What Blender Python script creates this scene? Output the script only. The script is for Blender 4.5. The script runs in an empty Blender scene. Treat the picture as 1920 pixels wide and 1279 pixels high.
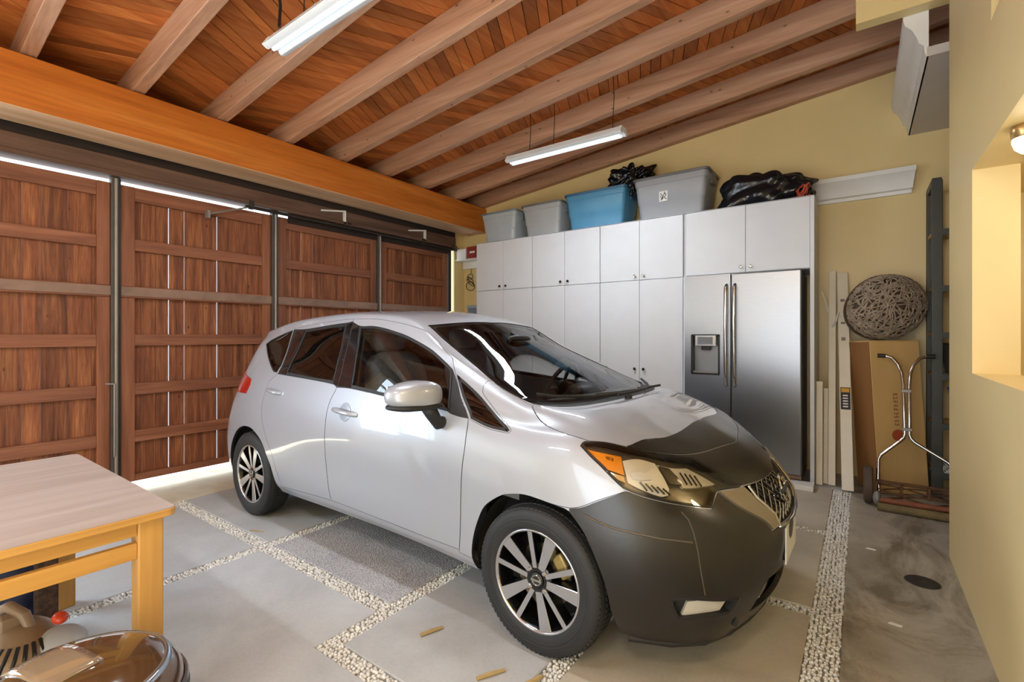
import bpy, bmesh, math, random
import numpy as np
from mathutils import Vector, Matrix, geometry

scene = bpy.context.scene
COL = scene.collection
random.seed(7)

# ------------------------------------------------------------------ camera
CAM_H = 1.355
cam_data = bpy.data.cameras.new('camera')
cam_data.sensor_width = 36.0
cam_data.lens = 36.0 * 900.0 / 1920.0
cam_data.shift_y = -11.5 / 1920.0
cam_data.clip_start = 0.02
cam = bpy.data.objects.new('camera', cam_data)
COL.objects.link(cam)
cam.location = (0, 0, CAM_H)
cam.rotation_euler = (math.radians(90), 0, math.radians(36.05))
scene.camera = cam

# ------------------------------------------------------------------ colour management
scene.view_settings.view_transform = 'Standard'
scene.view_settings.look = 'None'
scene.view_settings.gamma = 1.0
scene.view_settings.use_curve_mapping = False
scene.view_settings.exposure = 0.0

# ------------------------------------------------------------------ world (overcast daylight outside)
world = bpy.data.worlds.new('world')
scene.world = world
world.use_nodes = True
bg = world.node_tree.nodes['Background']
bg.inputs['Color'].default_value = (0.86, 0.93, 1.0, 1)
bg.inputs['Strength'].default_value = 3.5

def area_light(name, loc, target, sx, sy, power, col):
    d = bpy.data.lights.new(name, 'AREA')
    d.shape = 'RECTANGLE'; d.size = sx; d.size_y = sy; d.energy = power; d.color = col
    o = bpy.data.objects.new(name, d); COL.objects.link(o)
    o.location = loc
    o.rotation_euler = (Vector(target) - Vector(loc)).to_track_quat('-Z', 'Y').to_euler()
    return o
# daylight: a tall window left of the photographer and the open doorway behind
area_light('daylight_window', (-5.26, -0.92, 1.72), (0, -0.92, 1.72), 1.5, 2.6, 165, (0.66, 0.83, 1.0))
area_light('daylight_doorway', (-0.75, -2.50, 1.35), (-0.75, 3.0, 1.35), 1.9, 2.5, 30, (0.98, 0.97, 0.95))
# warm room lamp and an added fill light for the floor, both behind the photographer
area_light('fill_light_behind', (-2.255, -0.90, 3.04), (-2.255, -0.90, 0), 1.12, 0.12, 34, (0.86, 0.94, 1.0))
ld = bpy.data.lights.new('room_lamp', 'POINT'); ld.energy = 68; ld.color = (1.0, 0.83, 0.60); ld.shadow_soft_size = 0.16
lr = bpy.data.objects.new('room_lamp', ld); COL.objects.link(lr); lr.location = (-0.15, -0.75, 2.75)
# sun falling through the doorway onto the floor behind the photographer
sd = bpy.data.lights.new('sun', 'SUN'); sd.energy = 34.0; sd.angle = 0.02; sd.color = (1.0, 0.95, 0.86)
so = bpy.data.objects.new('sun', sd); COL.objects.link(so)
so.rotation_euler = Vector((0.10, 0.72, -0.95)).to_track_quat('-Z', 'Y').to_euler()

# ------------------------------------------------------------------ helpers: colour and materials
def lin(c):
    return tuple((x / 12.92 if x <= 0.04045 else ((x + 0.055) / 1.055) ** 2.4) for x in (v / 255.0 for v in c))

def newmat(name):
    m = bpy.data.materials.new(name); m.use_nodes = True
    nt = m.node_tree
    return m, nt, nt.nodes['Principled BSDF']

def ramp(nt, fac, stops):
    r = nt.nodes.new('ShaderNodeValToRGB')
    els = r.color_ramp.elements
    while len(els) < len(stops): els.new(0.5)
    for e, (p, c) in zip(els, stops):
        e.position = p; e.color = (*c, 1)
    nt.links.new(fac, r.inputs['Fac'])
    return r.outputs['Color']

def coords(nt, scale=(1, 1, 1), rnd=False, rot=(0, 0, 0)):
    tc = nt.nodes.new('ShaderNodeTexCoord')
    mp = nt.nodes.new('ShaderNodeMapping')
    mp.inputs['Scale'].default_value = scale
    mp.inputs['Rotation'].default_value = rot
    nt.links.new(tc.outputs['Object'], mp.inputs['Vector'])
    out = mp.outputs['Vector']
    if rnd:
        oi = nt.nodes.new('ShaderNodeObjectInfo')
        ml = nt.nodes.new('ShaderNodeMath'); ml.operation = 'MULTIPLY'; ml.inputs[1].default_value = 37.0
        nt.links.new(oi.outputs['Random'], ml.inputs[0])
        ad = nt.nodes.new('ShaderNodeVectorMath'); ad.operation = 'ADD'
        nt.links.new(out, ad.inputs[0]); nt.links.new(ml.outputs[0], ad.inputs[1])
        out = ad.outputs['Vector']
    return out

def noise(nt, vec, scale, detail=4, rough=0.55, dist=0.0):
    n = nt.nodes.new('ShaderNodeTexNoise')
    n.inputs['Scale'].default_value = scale; n.inputs['Detail'].default_value = detail
    n.inputs['Roughness'].default_value = rough; n.inputs['Distortion'].default_value = dist
    nt.links.new(vec, n.inputs['Vector'])
    return n.outputs['Fac']

def bump(nt, b, fac, strength, dist=0.01):
    bp = nt.nodes.new('ShaderNodeBump')
    bp.inputs['Strength'].default_value = strength; bp.inputs['Distance'].default_value = dist
    nt.links.new(fac, bp.inputs['Height']); nt.links.new(bp.outputs['Normal'], b.inputs['Normal'])

def plain(name, c, rough=0.5, metal=0.0, coat=0.0, var=0.06, nscale=6.0, bmp=0.0, spec=0.5):
    """one colour with a faint procedural mottling"""
    m, nt, b = newmat(name)
    l = lin(c)
    v = coords(nt)
    f = noise(nt, v, nscale)
    lo = tuple(x * (1 - var) for x in l); hi = tuple(min(1, x * (1 + var)) for x in l)
    nt.links.new(ramp(nt, f, [(0.3, lo), (0.7, hi)]), b.inputs['Base Color'])
    b.inputs['Roughness'].default_value = rough
    b.inputs['Metallic'].default_value = metal
    b.inputs['Coat Weight'].default_value = coat
    b.inputs['Coat Roughness'].default_value = 0.04
    b.inputs['Specular IOR Level'].default_value = spec
    if bmp: bump(nt, b, noise(nt, v, nscale * 12, 3), bmp, 0.004)
    return m

def wood(name, dark, mid, light, axis=0, rough=0.6, grain=14.0, fine=0.35, knots=True, rnd=True, bmp=0.25, objvar=0.35, rot=(0, 0, 0)):
    m, nt, b = newmat(name)
    sc = [1.0, 1.0, 1.0]; sc[axis] = 0.06
    v = coords(nt, tuple(sc), rnd, rot)
    g = noise(nt, v, grain, 6, 0.6, 0.6)
    c = ramp(nt, g, [(0.25, lin(dark)), (0.48, lin(mid)), (0.72, lin(light))])
    g2 = noise(nt, v, grain * 6, 2, 0.5)
    mx = nt.nodes.new('ShaderNodeMixRGB'); mx.blend_type = 'MULTIPLY'; mx.inputs['Fac'].default_value = fine
    nt.links.new(c, mx.inputs[1]); nt.links.new(ramp(nt, g2, [(0.3, (0.55, 0.5, 0.45)), (0.6, (1, 1, 1))]), mx.inputs[2])
    out = mx.outputs[0]
    if knots:
        sk = [3.0, 3.0, 3.0]; sk[axis] = 1.3
        vk = coords(nt, tuple(sk), rnd, rot)
        vo = nt.nodes.new('ShaderNodeTexVoronoi'); vo.inputs['Scale'].default_value = 3.5
        nt.links.new(vk, vo.inputs['Vector'])
        mk = nt.nodes.new('ShaderNodeMixRGB'); mk.blend_type = 'MULTIPLY'; mk.inputs['Fac'].default_value = 1.0
        nt.links.new(out, mk.inputs[1])
        nt.links.new(ramp(nt, vo.outputs['Distance'], [(0.03, (0.25, 0.16, 0.12)), (0.10, (1, 1, 1))]), mk.inputs[2])
        out = mk.outputs[0]
    if objvar:
        oi = nt.nodes.new('ShaderNodeObjectInfo')
        mv = nt.nodes.new('ShaderNodeMixRGB'); mv.blend_type = 'MULTIPLY'; mv.inputs['Fac'].default_value = 1.0
        nt.links.new(out, mv.inputs[1])
        nt.links.new(ramp(nt, oi.outputs['Random'], [(0.0, (1 - objvar,) * 3), (1.0, (1, 1, 1))]), mv.inputs[2])
        out = mv.outputs[0]
    nt.links.new(out, b.inputs['Base Color'])
    b.inputs['Roughness'].default_value = rough
    bump(nt, b, g2, bmp, 0.003)
    return m

def glassmat(name, tint, refl=0.04, rough=0.0):
    """thin pane: fresnel mix of a tinted transparent and a mirror"""
    m = bpy.data.materials.new(name); m.use_nodes = True
    nt = m.node_tree; nt.nodes.remove(nt.nodes['Principled BSDF'])
    out = nt.nodes['Material Output']
    tr = nt.nodes.new('ShaderNodeBsdfTransparent'); tr.inputs['Color'].default_value = (*tint, 1)
    gl = nt.nodes.new('ShaderNodeBsdfGlossy'); gl.inputs['Roughness'].default_value = rough  # rims turned black to paint the shade into the panel gaps
    fr = nt.nodes.new('ShaderNodeFresnel'); fr.inputs['IOR'].default_value = 1.38
    ad = nt.nodes.new('ShaderNodeMath'); ad.operation = 'ADD'; ad.inputs[1].default_value = refl
    mx = nt.nodes.new('ShaderNodeMixShader')
    nt.links.new(fr.outputs[0], ad.inputs[0]); nt.links.new(ad.outputs[0], mx.inputs[0])
    nt.links.new(tr.outputs[0], mx.inputs[1]); nt.links.new(gl.outputs[0], mx.inputs[2])
    nt.links.new(mx.outputs[0], out.inputs['Surface'])
    return m

def emit(name, c, s):
    m, nt, b = newmat(name)
    b.inputs['Base Color'].default_value = (*lin(c), 1)
    b.inputs['Emission Color'].default_value = (*lin(c), 1)
    b.inputs['Emission Strength'].default_value = s
    return m

# ------------------------------------------------------------------ helpers: meshes and objects
class MB:
    """collects shapes; build() links them as ONE mesh object"""
    def __init__(self): self.v = []; self.f = []
    def add(self, vs, fs):
        o = len(self.v); self.v += [tuple(p) for p in vs]; self.f += [tuple(i + o for i in f) for f in fs]; return self
    def box(self, x0, x1, y0, y1, z0, z1, M=None):
        vs = [(x, y, z) for z in (z0, z1) for y in (y0, y1) for x in (x0, x1)]
        if M is not None: vs = [M @ Vector(p) for p in vs]
        return self.add(vs, [(0, 2, 3, 1), (4, 5, 7, 6), (0, 1, 5, 4), (2, 6, 7, 3), (0, 4, 6, 2), (1, 3, 7, 5)])
    def prism(self, poly, fn0, fn1):
        """poly 2D (counter-clockwise seen from the fn1 side); fn0/fn1 map to 3D"""
        n = len(poly)
        vs = [fn0(p) for p in poly] + [fn1(p) for p in poly]
        fs = [tuple(range(n - 1, -1, -1)), tuple(range(n, 2 * n))] + [(i, (i + 1) % n, n + (i + 1) % n, n + i) for i in range(n)]
        return self.add(vs, fs)
    def tube(self, pts, r, n=8, caps=True, closed=False):
        pts = [Vector(p) for p in pts]; N = len(pts)
        rs = r if isinstance(r, (list, tuple)) else [r] * N
        vs = []; prev = None
        for i, p in enumerate(pts):
            if closed: t = pts[(i + 1) % N] - pts[i - 1]
            else: t = pts[min(i + 1, N - 1)] - pts[max(i - 1, 0)]
            t.normalize()
            if prev is None:
                a = Vector((0, 0, 1)) if abs(t.z) < 0.9 else Vector((1, 0, 0))
                prev = t.cross(a).normalized()
            prev = (prev - t * prev.dot(t)).normalized()
            q = t.cross(prev)
            for k in range(n):
                an = 2 * math.pi * k / n
                vs.append(p + (prev * math.cos(an) + q * math.sin(an)) * rs[i])
        fs = []
        for i in range(N if closed else N - 1):
            j = (i + 1) % N
            for k in range(n):
                l = (k + 1) % n
                fs.append((i * n + k, i * n + l, j * n + l, j * n + k))
        if caps and not closed:
            fs.append(tuple(range(n - 1, -1, -1))); fs.append(tuple((N - 1) * n + k for k in range(n)))
        return self.add(vs, fs)
    def lathe(self, prof, n=32, M=None, arc=2 * math.pi):
        """prof: (r, h) pairs revolved about local Z"""
        full = abs(arc - 2 * math.pi) < 1e-6
        m = n if full else n + 1
        vs = []
        for k in range(m):
            an = arc * k / n
            for r, h in prof: vs.append(Vector((r * math.cos(an), r * math.sin(an), h)))
        if M is not None: vs = [M @ p for p in vs]
        P = len(prof); fs = []
        for k in range(n):
            l = (k + 1) % m
            for i in range(P - 1):
                fs.append((k * P + i, l * P + i, l * P + i + 1, k * P + i + 1))
        return self.add(vs, fs)
    def ellipsoid(self, c, r, M=None, nu=24, nv=14, e=1.0):
        vs = []; 
        sg = lambda x: math.copysign(abs(x) ** e, x)
        for j in range(nv + 1):
            ph = -math.pi / 2 + math.pi * j / nv
            for k in range(nu):
                th = 2 * math.pi * k / nu
                p = Vector((r[0] * sg(math.cos(ph)) * sg(math.cos(th)), r[1] * sg(math.cos(ph)) * sg(math.sin(th)), r[2] * sg(math.sin(ph))))
                if M is not None: p = M @ p
                vs.append(p + Vector(c))
        fs = [(j * nu + k, j * nu + (k + 1) % nu, (j + 1) * nu + (k + 1) % nu, (j + 1) * nu + k) for j in range(nv) for k in range(nu)]
        return self.add(vs, fs)
    def build(self, name, mat, parent=None, smooth=False, bevel=0.0, seg=2, local=False, fix=True):
        me = bpy.data.meshes.new(name)
        vs = self.v
        if parent is not None and not local:
            o = parent.get('_o', (0, 0, 0)); vs = [(p[0] - o[0], p[1] - o[1], p[2] - o[2]) for p in vs]
        me.from_pydata([tuple(p) for p in vs], [], self.f)
        if fix:
            bm = bmesh.new(); bm.from_mesh(me)
            bmesh.ops.remove_doubles(bm, verts=bm.verts, dist=1e-6)
            bmesh.ops.recalc_face_normals(bm, faces=bm.faces)
            bm.to_mesh(me); bm.free()
        if smooth:
            me.polygons.foreach_set('use_smooth', [True] * len(me.polygons))
            if smooth != 'all':
                me.set_sharp_from_angle(angle=math.radians(38))
        me.materials.append(mat)
        ob = bpy.data.objects.new(name, me); COL.objects.link(ob)
        if parent is not None: 
            ob.parent = parent
            if not local: ob['_o'] = parent.get('_o', (0, 0, 0))
        if bevel:
            bv = ob.modifiers.new('bevel', 'BEVEL'); bv.width = bevel; bv.segments = seg
            bv.limit_method = 'ANGLE'; bv.angle_limit = math.radians(40)
        return ob

def B(*a, M=None): return MB().box(*a, M=M)

def thing(name, label, cat, loc=(0, 0, 0), group=None):
    o = bpy.data.objects.new(name, None); COL.objects.link(o)
    o.empty_display_size = 0.1
    o.location = loc; o['_o'] = tuple(float(x) for x in loc)
    o['label'] = label; o['category'] = cat
    if group: o['group'] = group
    return o

def tag(o, label, cat, group=None):
    o['label'] = label; o['category'] = cat
    if group: o['group'] = group
    return o

def struct(o):
    o['kind'] = 'structure'; return o
def stuff(o):
    o['kind'] = 'stuff'; return o

# ------------------------------------------------------------------ materials of the room
def wallpaint(name, c, var=0.05):
    m, nt, b = newmat(name)
    v = coords(nt)
    f = noise(nt, v, 1.3, 5)
    l = lin(c)
    nt.links.new(ramp(nt, f, [(0.3, tuple(x * (1 - var) for x in l)), (0.7, tuple(min(1, x * (1 + var)) for x in l))]), b.inputs['Base Color'])
    b.inputs['Roughness'].default_value = 0.38
    bump(nt, b, noise(nt, v, 55, 3), 0.08, 0.003)
    return m
M_WALL = wallpaint('yellow_wall_paint', (229, 206, 150))
M_WHITE = plain('white_paint', (232, 232, 230), 0.4, var=0.03)
M_SOFFIT = wallpaint('soffit_paint', (200, 192, 186))

def concrete(name, c1, c2, c3, scale=2.2, rough=0.75, speck=0.0, bmp=0.1, stain=None, coat=0.0):
    m, nt, b = newmat(name)
    v = coords(nt)
    f = noise(nt, v, scale, 8, 0.62, 0.4)
    col = ramp(nt, f, [(0.28, lin(c1)), (0.5, lin(c2)), (0.74, lin(c3))])
    fine = noise(nt, v, 60, 4, 0.7)
    mx = nt.nodes.new('ShaderNodeMixRGB'); mx.blend_type = 'MULTIPLY'; mx.inputs['Fac'].default_value = 0.3
    nt.links.new(col, mx.inputs[1]); nt.links.new(ramp(nt, fine, [(0.3, (0.72, 0.72, 0.72)), (0.6, (1, 1, 1))]), mx.inputs[2])
    col = mx.outputs[0]
    if speck:
        vo = nt.nodes.new('ShaderNodeTexVoronoi'); vo.inputs['Scale'].default_value = 110
        nt.links.new(v, vo.inputs['Vector'])
        ms = nt.nodes.new('ShaderNodeMixRGB'); ms.blend_type = 'MULTIPLY'; ms.inputs['Fac'].default_value = speck
        nt.links.new(col, ms.inputs[1]); nt.links.new(ramp(nt, vo.outputs['Distance'], [(0.15, (1.2, 1.2, 1.2)), (0.6, (0.35, 0.35, 0.37))]), ms.inputs[2])
        col = ms.outputs[0]
        bump(nt, b, vo.outputs['Distance'], 0.6, 0.006)
    else:
        bump(nt, b, fine, bmp, 0.002)
    if stain:
        vs_ = coords(nt, (0.9, 0.5, 1))
        fs_ = noise(nt, vs_, 2.6, 7, 0.7, 1.6)
        mt = nt.nodes.new('ShaderNodeMixRGB'); mt.blend_type = 'MIX'
        nt.links.new(ramp(nt, fs_, [(0.45, (0, 0, 0)), (0.62, (1, 1, 1))]), mt.inputs['Fac'])
        nt.links.new(col, mt.inputs[1]); mt.inputs[2].default_value = (*lin(stain), 1)
        col = mt.outputs[0]
    nt.links.new(col, b.inputs['Base Color'])
    b.inputs['Roughness'].default_value = rough
    b.inputs['Coat Weight'].default_value = coat; b.inputs['Coat Roughness'].default_value = 0.25
    return m
M_SLAB = concrete('slab_concrete', (168, 171, 173), (182, 185, 187), (194, 197, 199))
M_SLABT = concrete('tan_slab_concrete', (170, 162, 146), (186, 178, 162), (198, 190, 174))
M_AGG = concrete('aggregate_concrete', (176, 176, 178), (196, 196, 198), (210, 210, 212), 3.0, 0.9, 0.5)
M_BED = concrete('pebble_mortar', (120, 116, 108), (140, 136, 128), (158, 154, 146), 6, 0.95)
M_RIGHT = concrete('stained_concrete', (136, 130, 118), (164, 157, 143), (188, 180, 164), 1.6, 0.5, 0, 0.1, (112, 104, 88), 0.25)
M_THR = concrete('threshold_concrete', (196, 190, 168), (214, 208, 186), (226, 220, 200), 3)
M_PEB = plain('pebbles', (222, 220, 216), 0.7, var=0.4, nscale=70)

M_BEAM = wood('beam_wood', (176, 92, 26), (206, 120, 40), (222, 142, 62), axis=1, objvar=0, rough=0.5, grain=7, knots=False)
M_RAFT = wood('rafter_wood', (154, 108, 82), (194, 148, 118), (214, 174, 146), axis=0, objvar=0.12, rough=0.6, grain=7)
M_CEIL = wood('ceiling_board_wood', (168, 88, 36), (206, 118, 54), (226, 144, 76), axis=1, objvar=0.45, rough=0.55, grain=10, knots=False)
M_DOORB = wood('door_board_wood', (82, 44, 26), (148, 86, 52), (192, 126, 80), axis=2, objvar=0.35, rough=0.65, grain=20, fine=.75, bmp=.5)
M_DOORR = wood('door_rail_wood', (104, 60, 40), (142, 88, 62), (168, 112, 82), axis=1, objvar=0.2, rough=0.6, grain=12, knots=False)
M_DOORS = wood('door_stile_wood', (102, 58, 38), (140, 86, 58), (164, 108, 78), axis=2, objvar=0.2, rough=0.6, grain=12, knots=False)
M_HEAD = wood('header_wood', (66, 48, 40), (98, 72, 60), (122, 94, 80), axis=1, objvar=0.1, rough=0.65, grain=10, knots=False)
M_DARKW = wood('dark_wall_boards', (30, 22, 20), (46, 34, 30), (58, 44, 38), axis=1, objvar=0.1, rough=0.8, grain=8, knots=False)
M_STEEL = plain('grey_steel', (142, 138, 134), 0.4, 0.35, var=0.1)
M_DSTEEL = plain('dark_steel', (62, 58, 56), 0.45, 0.6, var=0.12)
M_BLACK = plain('black_plastic', (22, 22, 23), 0.45, var=0.1)

# ------------------------------------------------------------------ floor: bed, slabs, pebble strips
floor = struct(B(-5.4, 1.7, -2.5, 5.8, -0.12, -0.013).build('floor', M_BED))
def slab(name, polys, mat):
    mb = MB()
    n = len(polys)
    mb.prism(polys, lambda p: (p[0], p[1], -0.06), lambda p: (p[0], p[1], 0.0))
    return mb.build(name, mat, floor, bevel=0.004, seg=1)
R4 = lambda x0, x1, y0, y1: [(x0, y0), (x1, y0), (x1, y1), (x0, y1)]
slab('concrete_slab', R4(-4.49, -3.14, -2.4, 1.51), M_SLAB)
slab('concrete_slab', R4(-4.49, -3.14, 1.60, 5.06), M_SLAB)
slab('concrete_slab', [(-3.055, -2.4), (-0.2, -2.4), (-0.2, 1.18), (-1.92, 1.18), (-1.92, 1.51), (-3.055, 1.51)], M_SLAB)
slab('aggregate_slab', R4(-3.055, -1.92, 1.60, 5.06), M_AGG)
slab('concrete_slab', R4(-1.835, -1.045, 1.265, 2.72), M_SLAB)
slab('concrete_slab', R4(-0.96, -0.2, 1.265, 2.72), M_SLABT)
slab('concrete_slab', R4(-1.835, -0.2, 2.80, 3.88), M_SLABT)
slab('concrete_slab', R4(-1.835, -0.2, 3.96, 5.06), M_SLABT)
slab('side_slab', R4(-0.07, 1.7, -2.4, 5.75), M_RIGHT)
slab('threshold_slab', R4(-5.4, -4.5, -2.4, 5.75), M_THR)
slab('cabinet_plinth_slab', R4(-4.49, -0.07, 5.06, 5.75), M_SLAB)

def ico():
    bm = bmesh.new(); bmesh.ops.create_icosphere(bm, subdivisions=1, radius=1)
    v = np.array([tuple(p.co) for p in bm.verts]); f = np.array([[p.index for p in q.verts] for q in bm.faces]); bm.free()
    return v, f
ICV, ICF = ico()
rng = np.random.default_rng(3)
def pebbles(x0, x1, y0, y1, s=0.0165):
    nx, ny = max(1, int((x1 - x0) / s)), max(1, int((y1 - y0) / s))
    gx, gy = np.meshgrid(x0 + (np.arange(nx) + .5) * (x1 - x0) / nx, y0 + (np.arange(ny) + .5) * (y1 - y0) / ny)
    n = gx.size
    c = np.stack([gx.ravel() + rng.uniform(-.3, .3, n) * s, gy.ravel() + rng.uniform(-.3, .3, n) * s, np.full(n, -0.011) + rng.uniform(-.002, .003, n)], 1)
    r = np.stack([rng.uniform(.42, .68, n) * s, rng.uniform(.42, .68, n) * s, rng.uniform(.45, .75, n) * s], 1)
    V = (ICV[None] * r[:, None] + c[:, None]).reshape(-1, 3)
    Fc = (ICF[None] + (np.arange(n) * len(ICV))[:, None, None]).reshape(-1, 3)
    mb = MB(); mb.v = V.tolist(); mb.f = Fc.tolist()
    return stuff(mb.build('pebble_strip', M_PEB, floor, smooth='all', fix=False))
pebbles(-4.49, -1.92, 1.51, 1.60)
pebbles(-3.14, -3.055, 0.2, 1.51); pebbles(-3.14, -3.055, 1.60, 3.2)
pebbles(-1.92, -1.835, 1.18, 3.2)
pebbles(-1.835, -0.2, 1.18, 1.265)
pebbles(-1.045, -0.96, 1.265, 2.72)
pebbles(-1.2, -0.2, 2.72, 2.80); pebbles(-1.2, -0.2, 3.88, 3.96)
pebbles(-0.2, -0.07, 0.8, 5.06)
# floor drain
dr = B(0.27, 0.29, 3.55, 3.56, -0.01, 0.0); dr.v = []; dr.f = []
dr.lathe([(0.0, 0.0015), (0.05, 0.0015), (0.062, 0.004), (0.075, 0.004), (0.08, 0.0)], 24, Matrix.Translation((0.27, 3.45, 0)))
tag(dr.build('floor_drain', plain('drain_iron', (58, 56, 52), 0.6, 0.5, var=0.3, nscale=30), None, smooth=True), 'small round dark drain set in the stained concrete floor', 'drain')

# ------------------------------------------------------------------ walls
wb = struct(B(-5.4, 1.75, 5.66, 5.82, 0, 4.4).build('wall_back', M_WALL))
# near right wall with a pass-through and a niche above it
nx0, nx1 = 0.435, 0.60
mb = MB()
mb.box(nx0, nx1, -2.4, 3.95, 0, 1.168); mb.box(nx0, nx1, 3.2, 3.95, 1.168, 4.4)
mb.box(nx0, nx1, -2.4, 0.6, 1.168, 4.4); mb.box(nx0, nx1, 0.6, 3.2, 2.155, 2.66)
mb.box(nx0, nx1, 2.78, 3.2, 2.66, 4.4); mb.box(nx0, nx1, 0.6, 2.78, 3.4, 4.4)
struct(mb.build('wall_right', M_WALL))
mb = MB(); mb.box(1.60, 1.75, -2.4, 5.66, 0, 4.4); struct(mb.build('wall_hall', M_WALL))
struct(B(0.435, 1.6, 4.02, 4.12, 3.47, 4.4).build('trim_1', M_WALL))
struct(B(-0.03, 0.435, 4.02, 4.12, 3.47, 4.4).build('wall_header', M_WALL))
# dropped soffit with crown moulding
struct(B(0.345, 1.6, 4.12, 5.66, 3.17, 3.23).build('ceiling_soffit', M_SOFFIT))
prof = [(0.355, 3.17), (0.345, 3.17), (0.335, 3.20), (0.33, 3.25), (0.305, 3.27), (0.295, 3.31), (0.27, 3.37), (0.235, 3.41), (0.225, 3.45), (0.225, 3.49), (0.355, 3.49)]
struct(MB().prism(prof, lambda p: (p[0], 4.125, p[1]), lambda p: (p[0], 5.655, p[1])).build('trim_2', M_WHITE, smooth=True))
# cornice on the back wall beside the cabinets
prof = [(5.66, 2.64), (5.63, 2.64), (5.625, 2.67), (5.60, 2.68), (5.59, 2.72), (5.555, 2.80), (5.53, 2.82), (5.53, 2.86), (5.66, 2.86)]
struct(MB().prism(prof, lambda p: (-0.45, p[0], p[1]), lambda p: (0.36 + (5.66 - p[0]) * 0.25, p[0], p[1])).build('trim_3', M_WHITE, smooth=True))
struct(B(0.60, 1.60, 3.87, 3.95, 0, 3.47).build('wall_partition', M_WALL))
# hall room beyond the pass-through
struct(B(0.60, 1.6, -2.4, 4.0, 2.155, 2.25).build('ceiling_hall', M_WALL))
# wall behind the photographer: a doorway lets the daylight in
mb = MB()
mb.box(-5.4, -1.75, -2.55, -2.4, 0, 4.4); mb.box(-1.75, 0.25, -2.55, -2.4, 2.65, 4.4); mb.box(0.25, 1.75, -2.55, -2.4, 0, 4.4)
struct(mb.build('wall_front', M_WALL))
# left wall: the bit beyond the doors and the dark gable boards above the header
mb = MB()
mb.box(-5.2, -5.05, -2.4, -1.72, 0, 4.0); mb.box(-5.2, -5.05, -1.72, -.12, 0, .36); mb.box(-5.2, -5.05, -1.72, -.12, 3.06, 4.0); mb.box(-5.2, -5.05, -.12, -.02, 0, 4.0)
struct(mb.build('wall_left', M_WALL))
wn = struct(MB().box(-5.14, -5.04, -1.72, -.12, 2.98, 3.06).box(-5.14, -5.04, -1.72, -.12, .36, .46).box(-5.14, -5.04, -1.72, -1.62, .46, 2.98).box(-5.14, -5.04, -.22, -.12, .46, 2.98).build('window_1', M_WHITE))
B(-5.13, -5.07, -.95, -.89, .46, 2.98).build('mullion', M_WHITE, wn)
for z in (1.1, 1.75, 2.4): B(-5.12, -5.08, -1.62, -.22, z, z + .035).build('glazing_bar', M_WHITE, wn)
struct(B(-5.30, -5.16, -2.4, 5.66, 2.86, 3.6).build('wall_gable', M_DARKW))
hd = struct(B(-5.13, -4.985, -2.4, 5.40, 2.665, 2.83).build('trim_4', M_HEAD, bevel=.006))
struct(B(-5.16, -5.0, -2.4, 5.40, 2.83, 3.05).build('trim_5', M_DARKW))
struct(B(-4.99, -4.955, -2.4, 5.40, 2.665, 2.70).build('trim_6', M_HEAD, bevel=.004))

# ------------------------------------------------------------------ ceiling: beam, rafters, boards
SL = 0.1047
zb = lambda X: 3.276 + SL * (X + 4.62)
ceiling = struct(MB().prism([(-5.6, zb(-5.6) + .235), (1.8, zb(1.8) + .235), (1.8, zb(1.8) + .33), (-5.6, zb(-5.6) + .33)], lambda p: (p[0], 5.85, p[1]), lambda p: (p[0], -2.6, p[1])).build('ceiling', M_DARKW))
bm_ = B(-4.95, -4.60, -2.4, 5.66, 2.899, 3.262).build('beam', M_BEAM, ceiling, bevel=.004, seg=1)
B(-4.949, -4.601, -2.4, 5.66, 2.893, 2.899).build('beam_bounce_sheet', wood('bounce_lit_wood', (190, 146, 108), (222, 186, 150), (234, 204, 174), axis=1, objvar=0, rough=.5, grain=7, knots=False), bm_)  # paler sheet paints in the floor-bounced light on the beam's underside
RW = 0.085
for k in range(-4, 9):
    y0 = 0.67 + 0.62 * k
    if k == 8: y0 = 5.57
    x0, x1 = -5.45, 0.95
    MB().prism([(x0, zb(x0)), (x1, zb(x1)), (x1, zb(x1) + .2), (x0, zb(x0) + .2)], lambda p: (p[0], y0 + RW, p[1]), lambda p: (p[0], y0, p[1])).build('rafter', M_RAFT, ceiling, bevel=.004, seg=1)
    if k < 8:
        B(-5.12, -5.06, y0 + RW, y0 + .62, 3.20, zb(-5.06) + .2).build('blocking', M_RAFT, ceiling)
boards = []
for k in range(-4, 8):
    ya = 0.67 + 0.62 * k + RW / 2; yb = ya + 0.62
    ang = math.radians((24 if k % 2 == 0 else -24) + random.uniform(-3, 3))
    sh = math.tan(ang) * 0.62
    x = -5.7
    while x < 1.2:
        w = random.uniform(.085, .125)
        dz = random.uniform(-.004, .004)
        boards.append((x, w - .006, ya, yb, sh, .2 + dz)); x += w
camd = lambda b: (b[0] ** 2 + ((b[2] + b[3]) / 2) ** 2)
def seen(b):
    X, Y = b[0] + b[4] / 2, (b[2] + b[3]) / 2
    a = math.radians(36.05)
    dep = -math.sin(a) * X + math.cos(a) * Y
    if dep < .3: return False
    u = 960 + 900 * (math.cos(a) * X + math.sin(a) * Y) / dep
    v = 628 - 900 * (zb(X) + .2 - 1.355) / dep
    return -40 < u < 1780 and v > -40
vis = sorted([b for b in boards if seen(b)], key=camd)[:290]
rest = [b for b in boards if b not in vis]
def boardmesh(mb, b):
    x, w, ya, yb, sh, oz = b
    q = [(x, ya), (x + w, ya), (x + w + sh, yb), (x + sh, yb)]
    mb.prism(q, lambda p: (p[0], p[1], zb(p[0]) + oz), lambda p: (p[0], p[1], zb(p[0]) + oz + .022))
for b in vis:
    mb = MB(); boardmesh(mb, b); mb.build('ceiling_board', M_CEIL, ceiling)
mb = MB()
for b in rest: boardmesh(mb, b)
stuff(mb.build('ceiling_boards', M_CEIL, ceiling))

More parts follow.
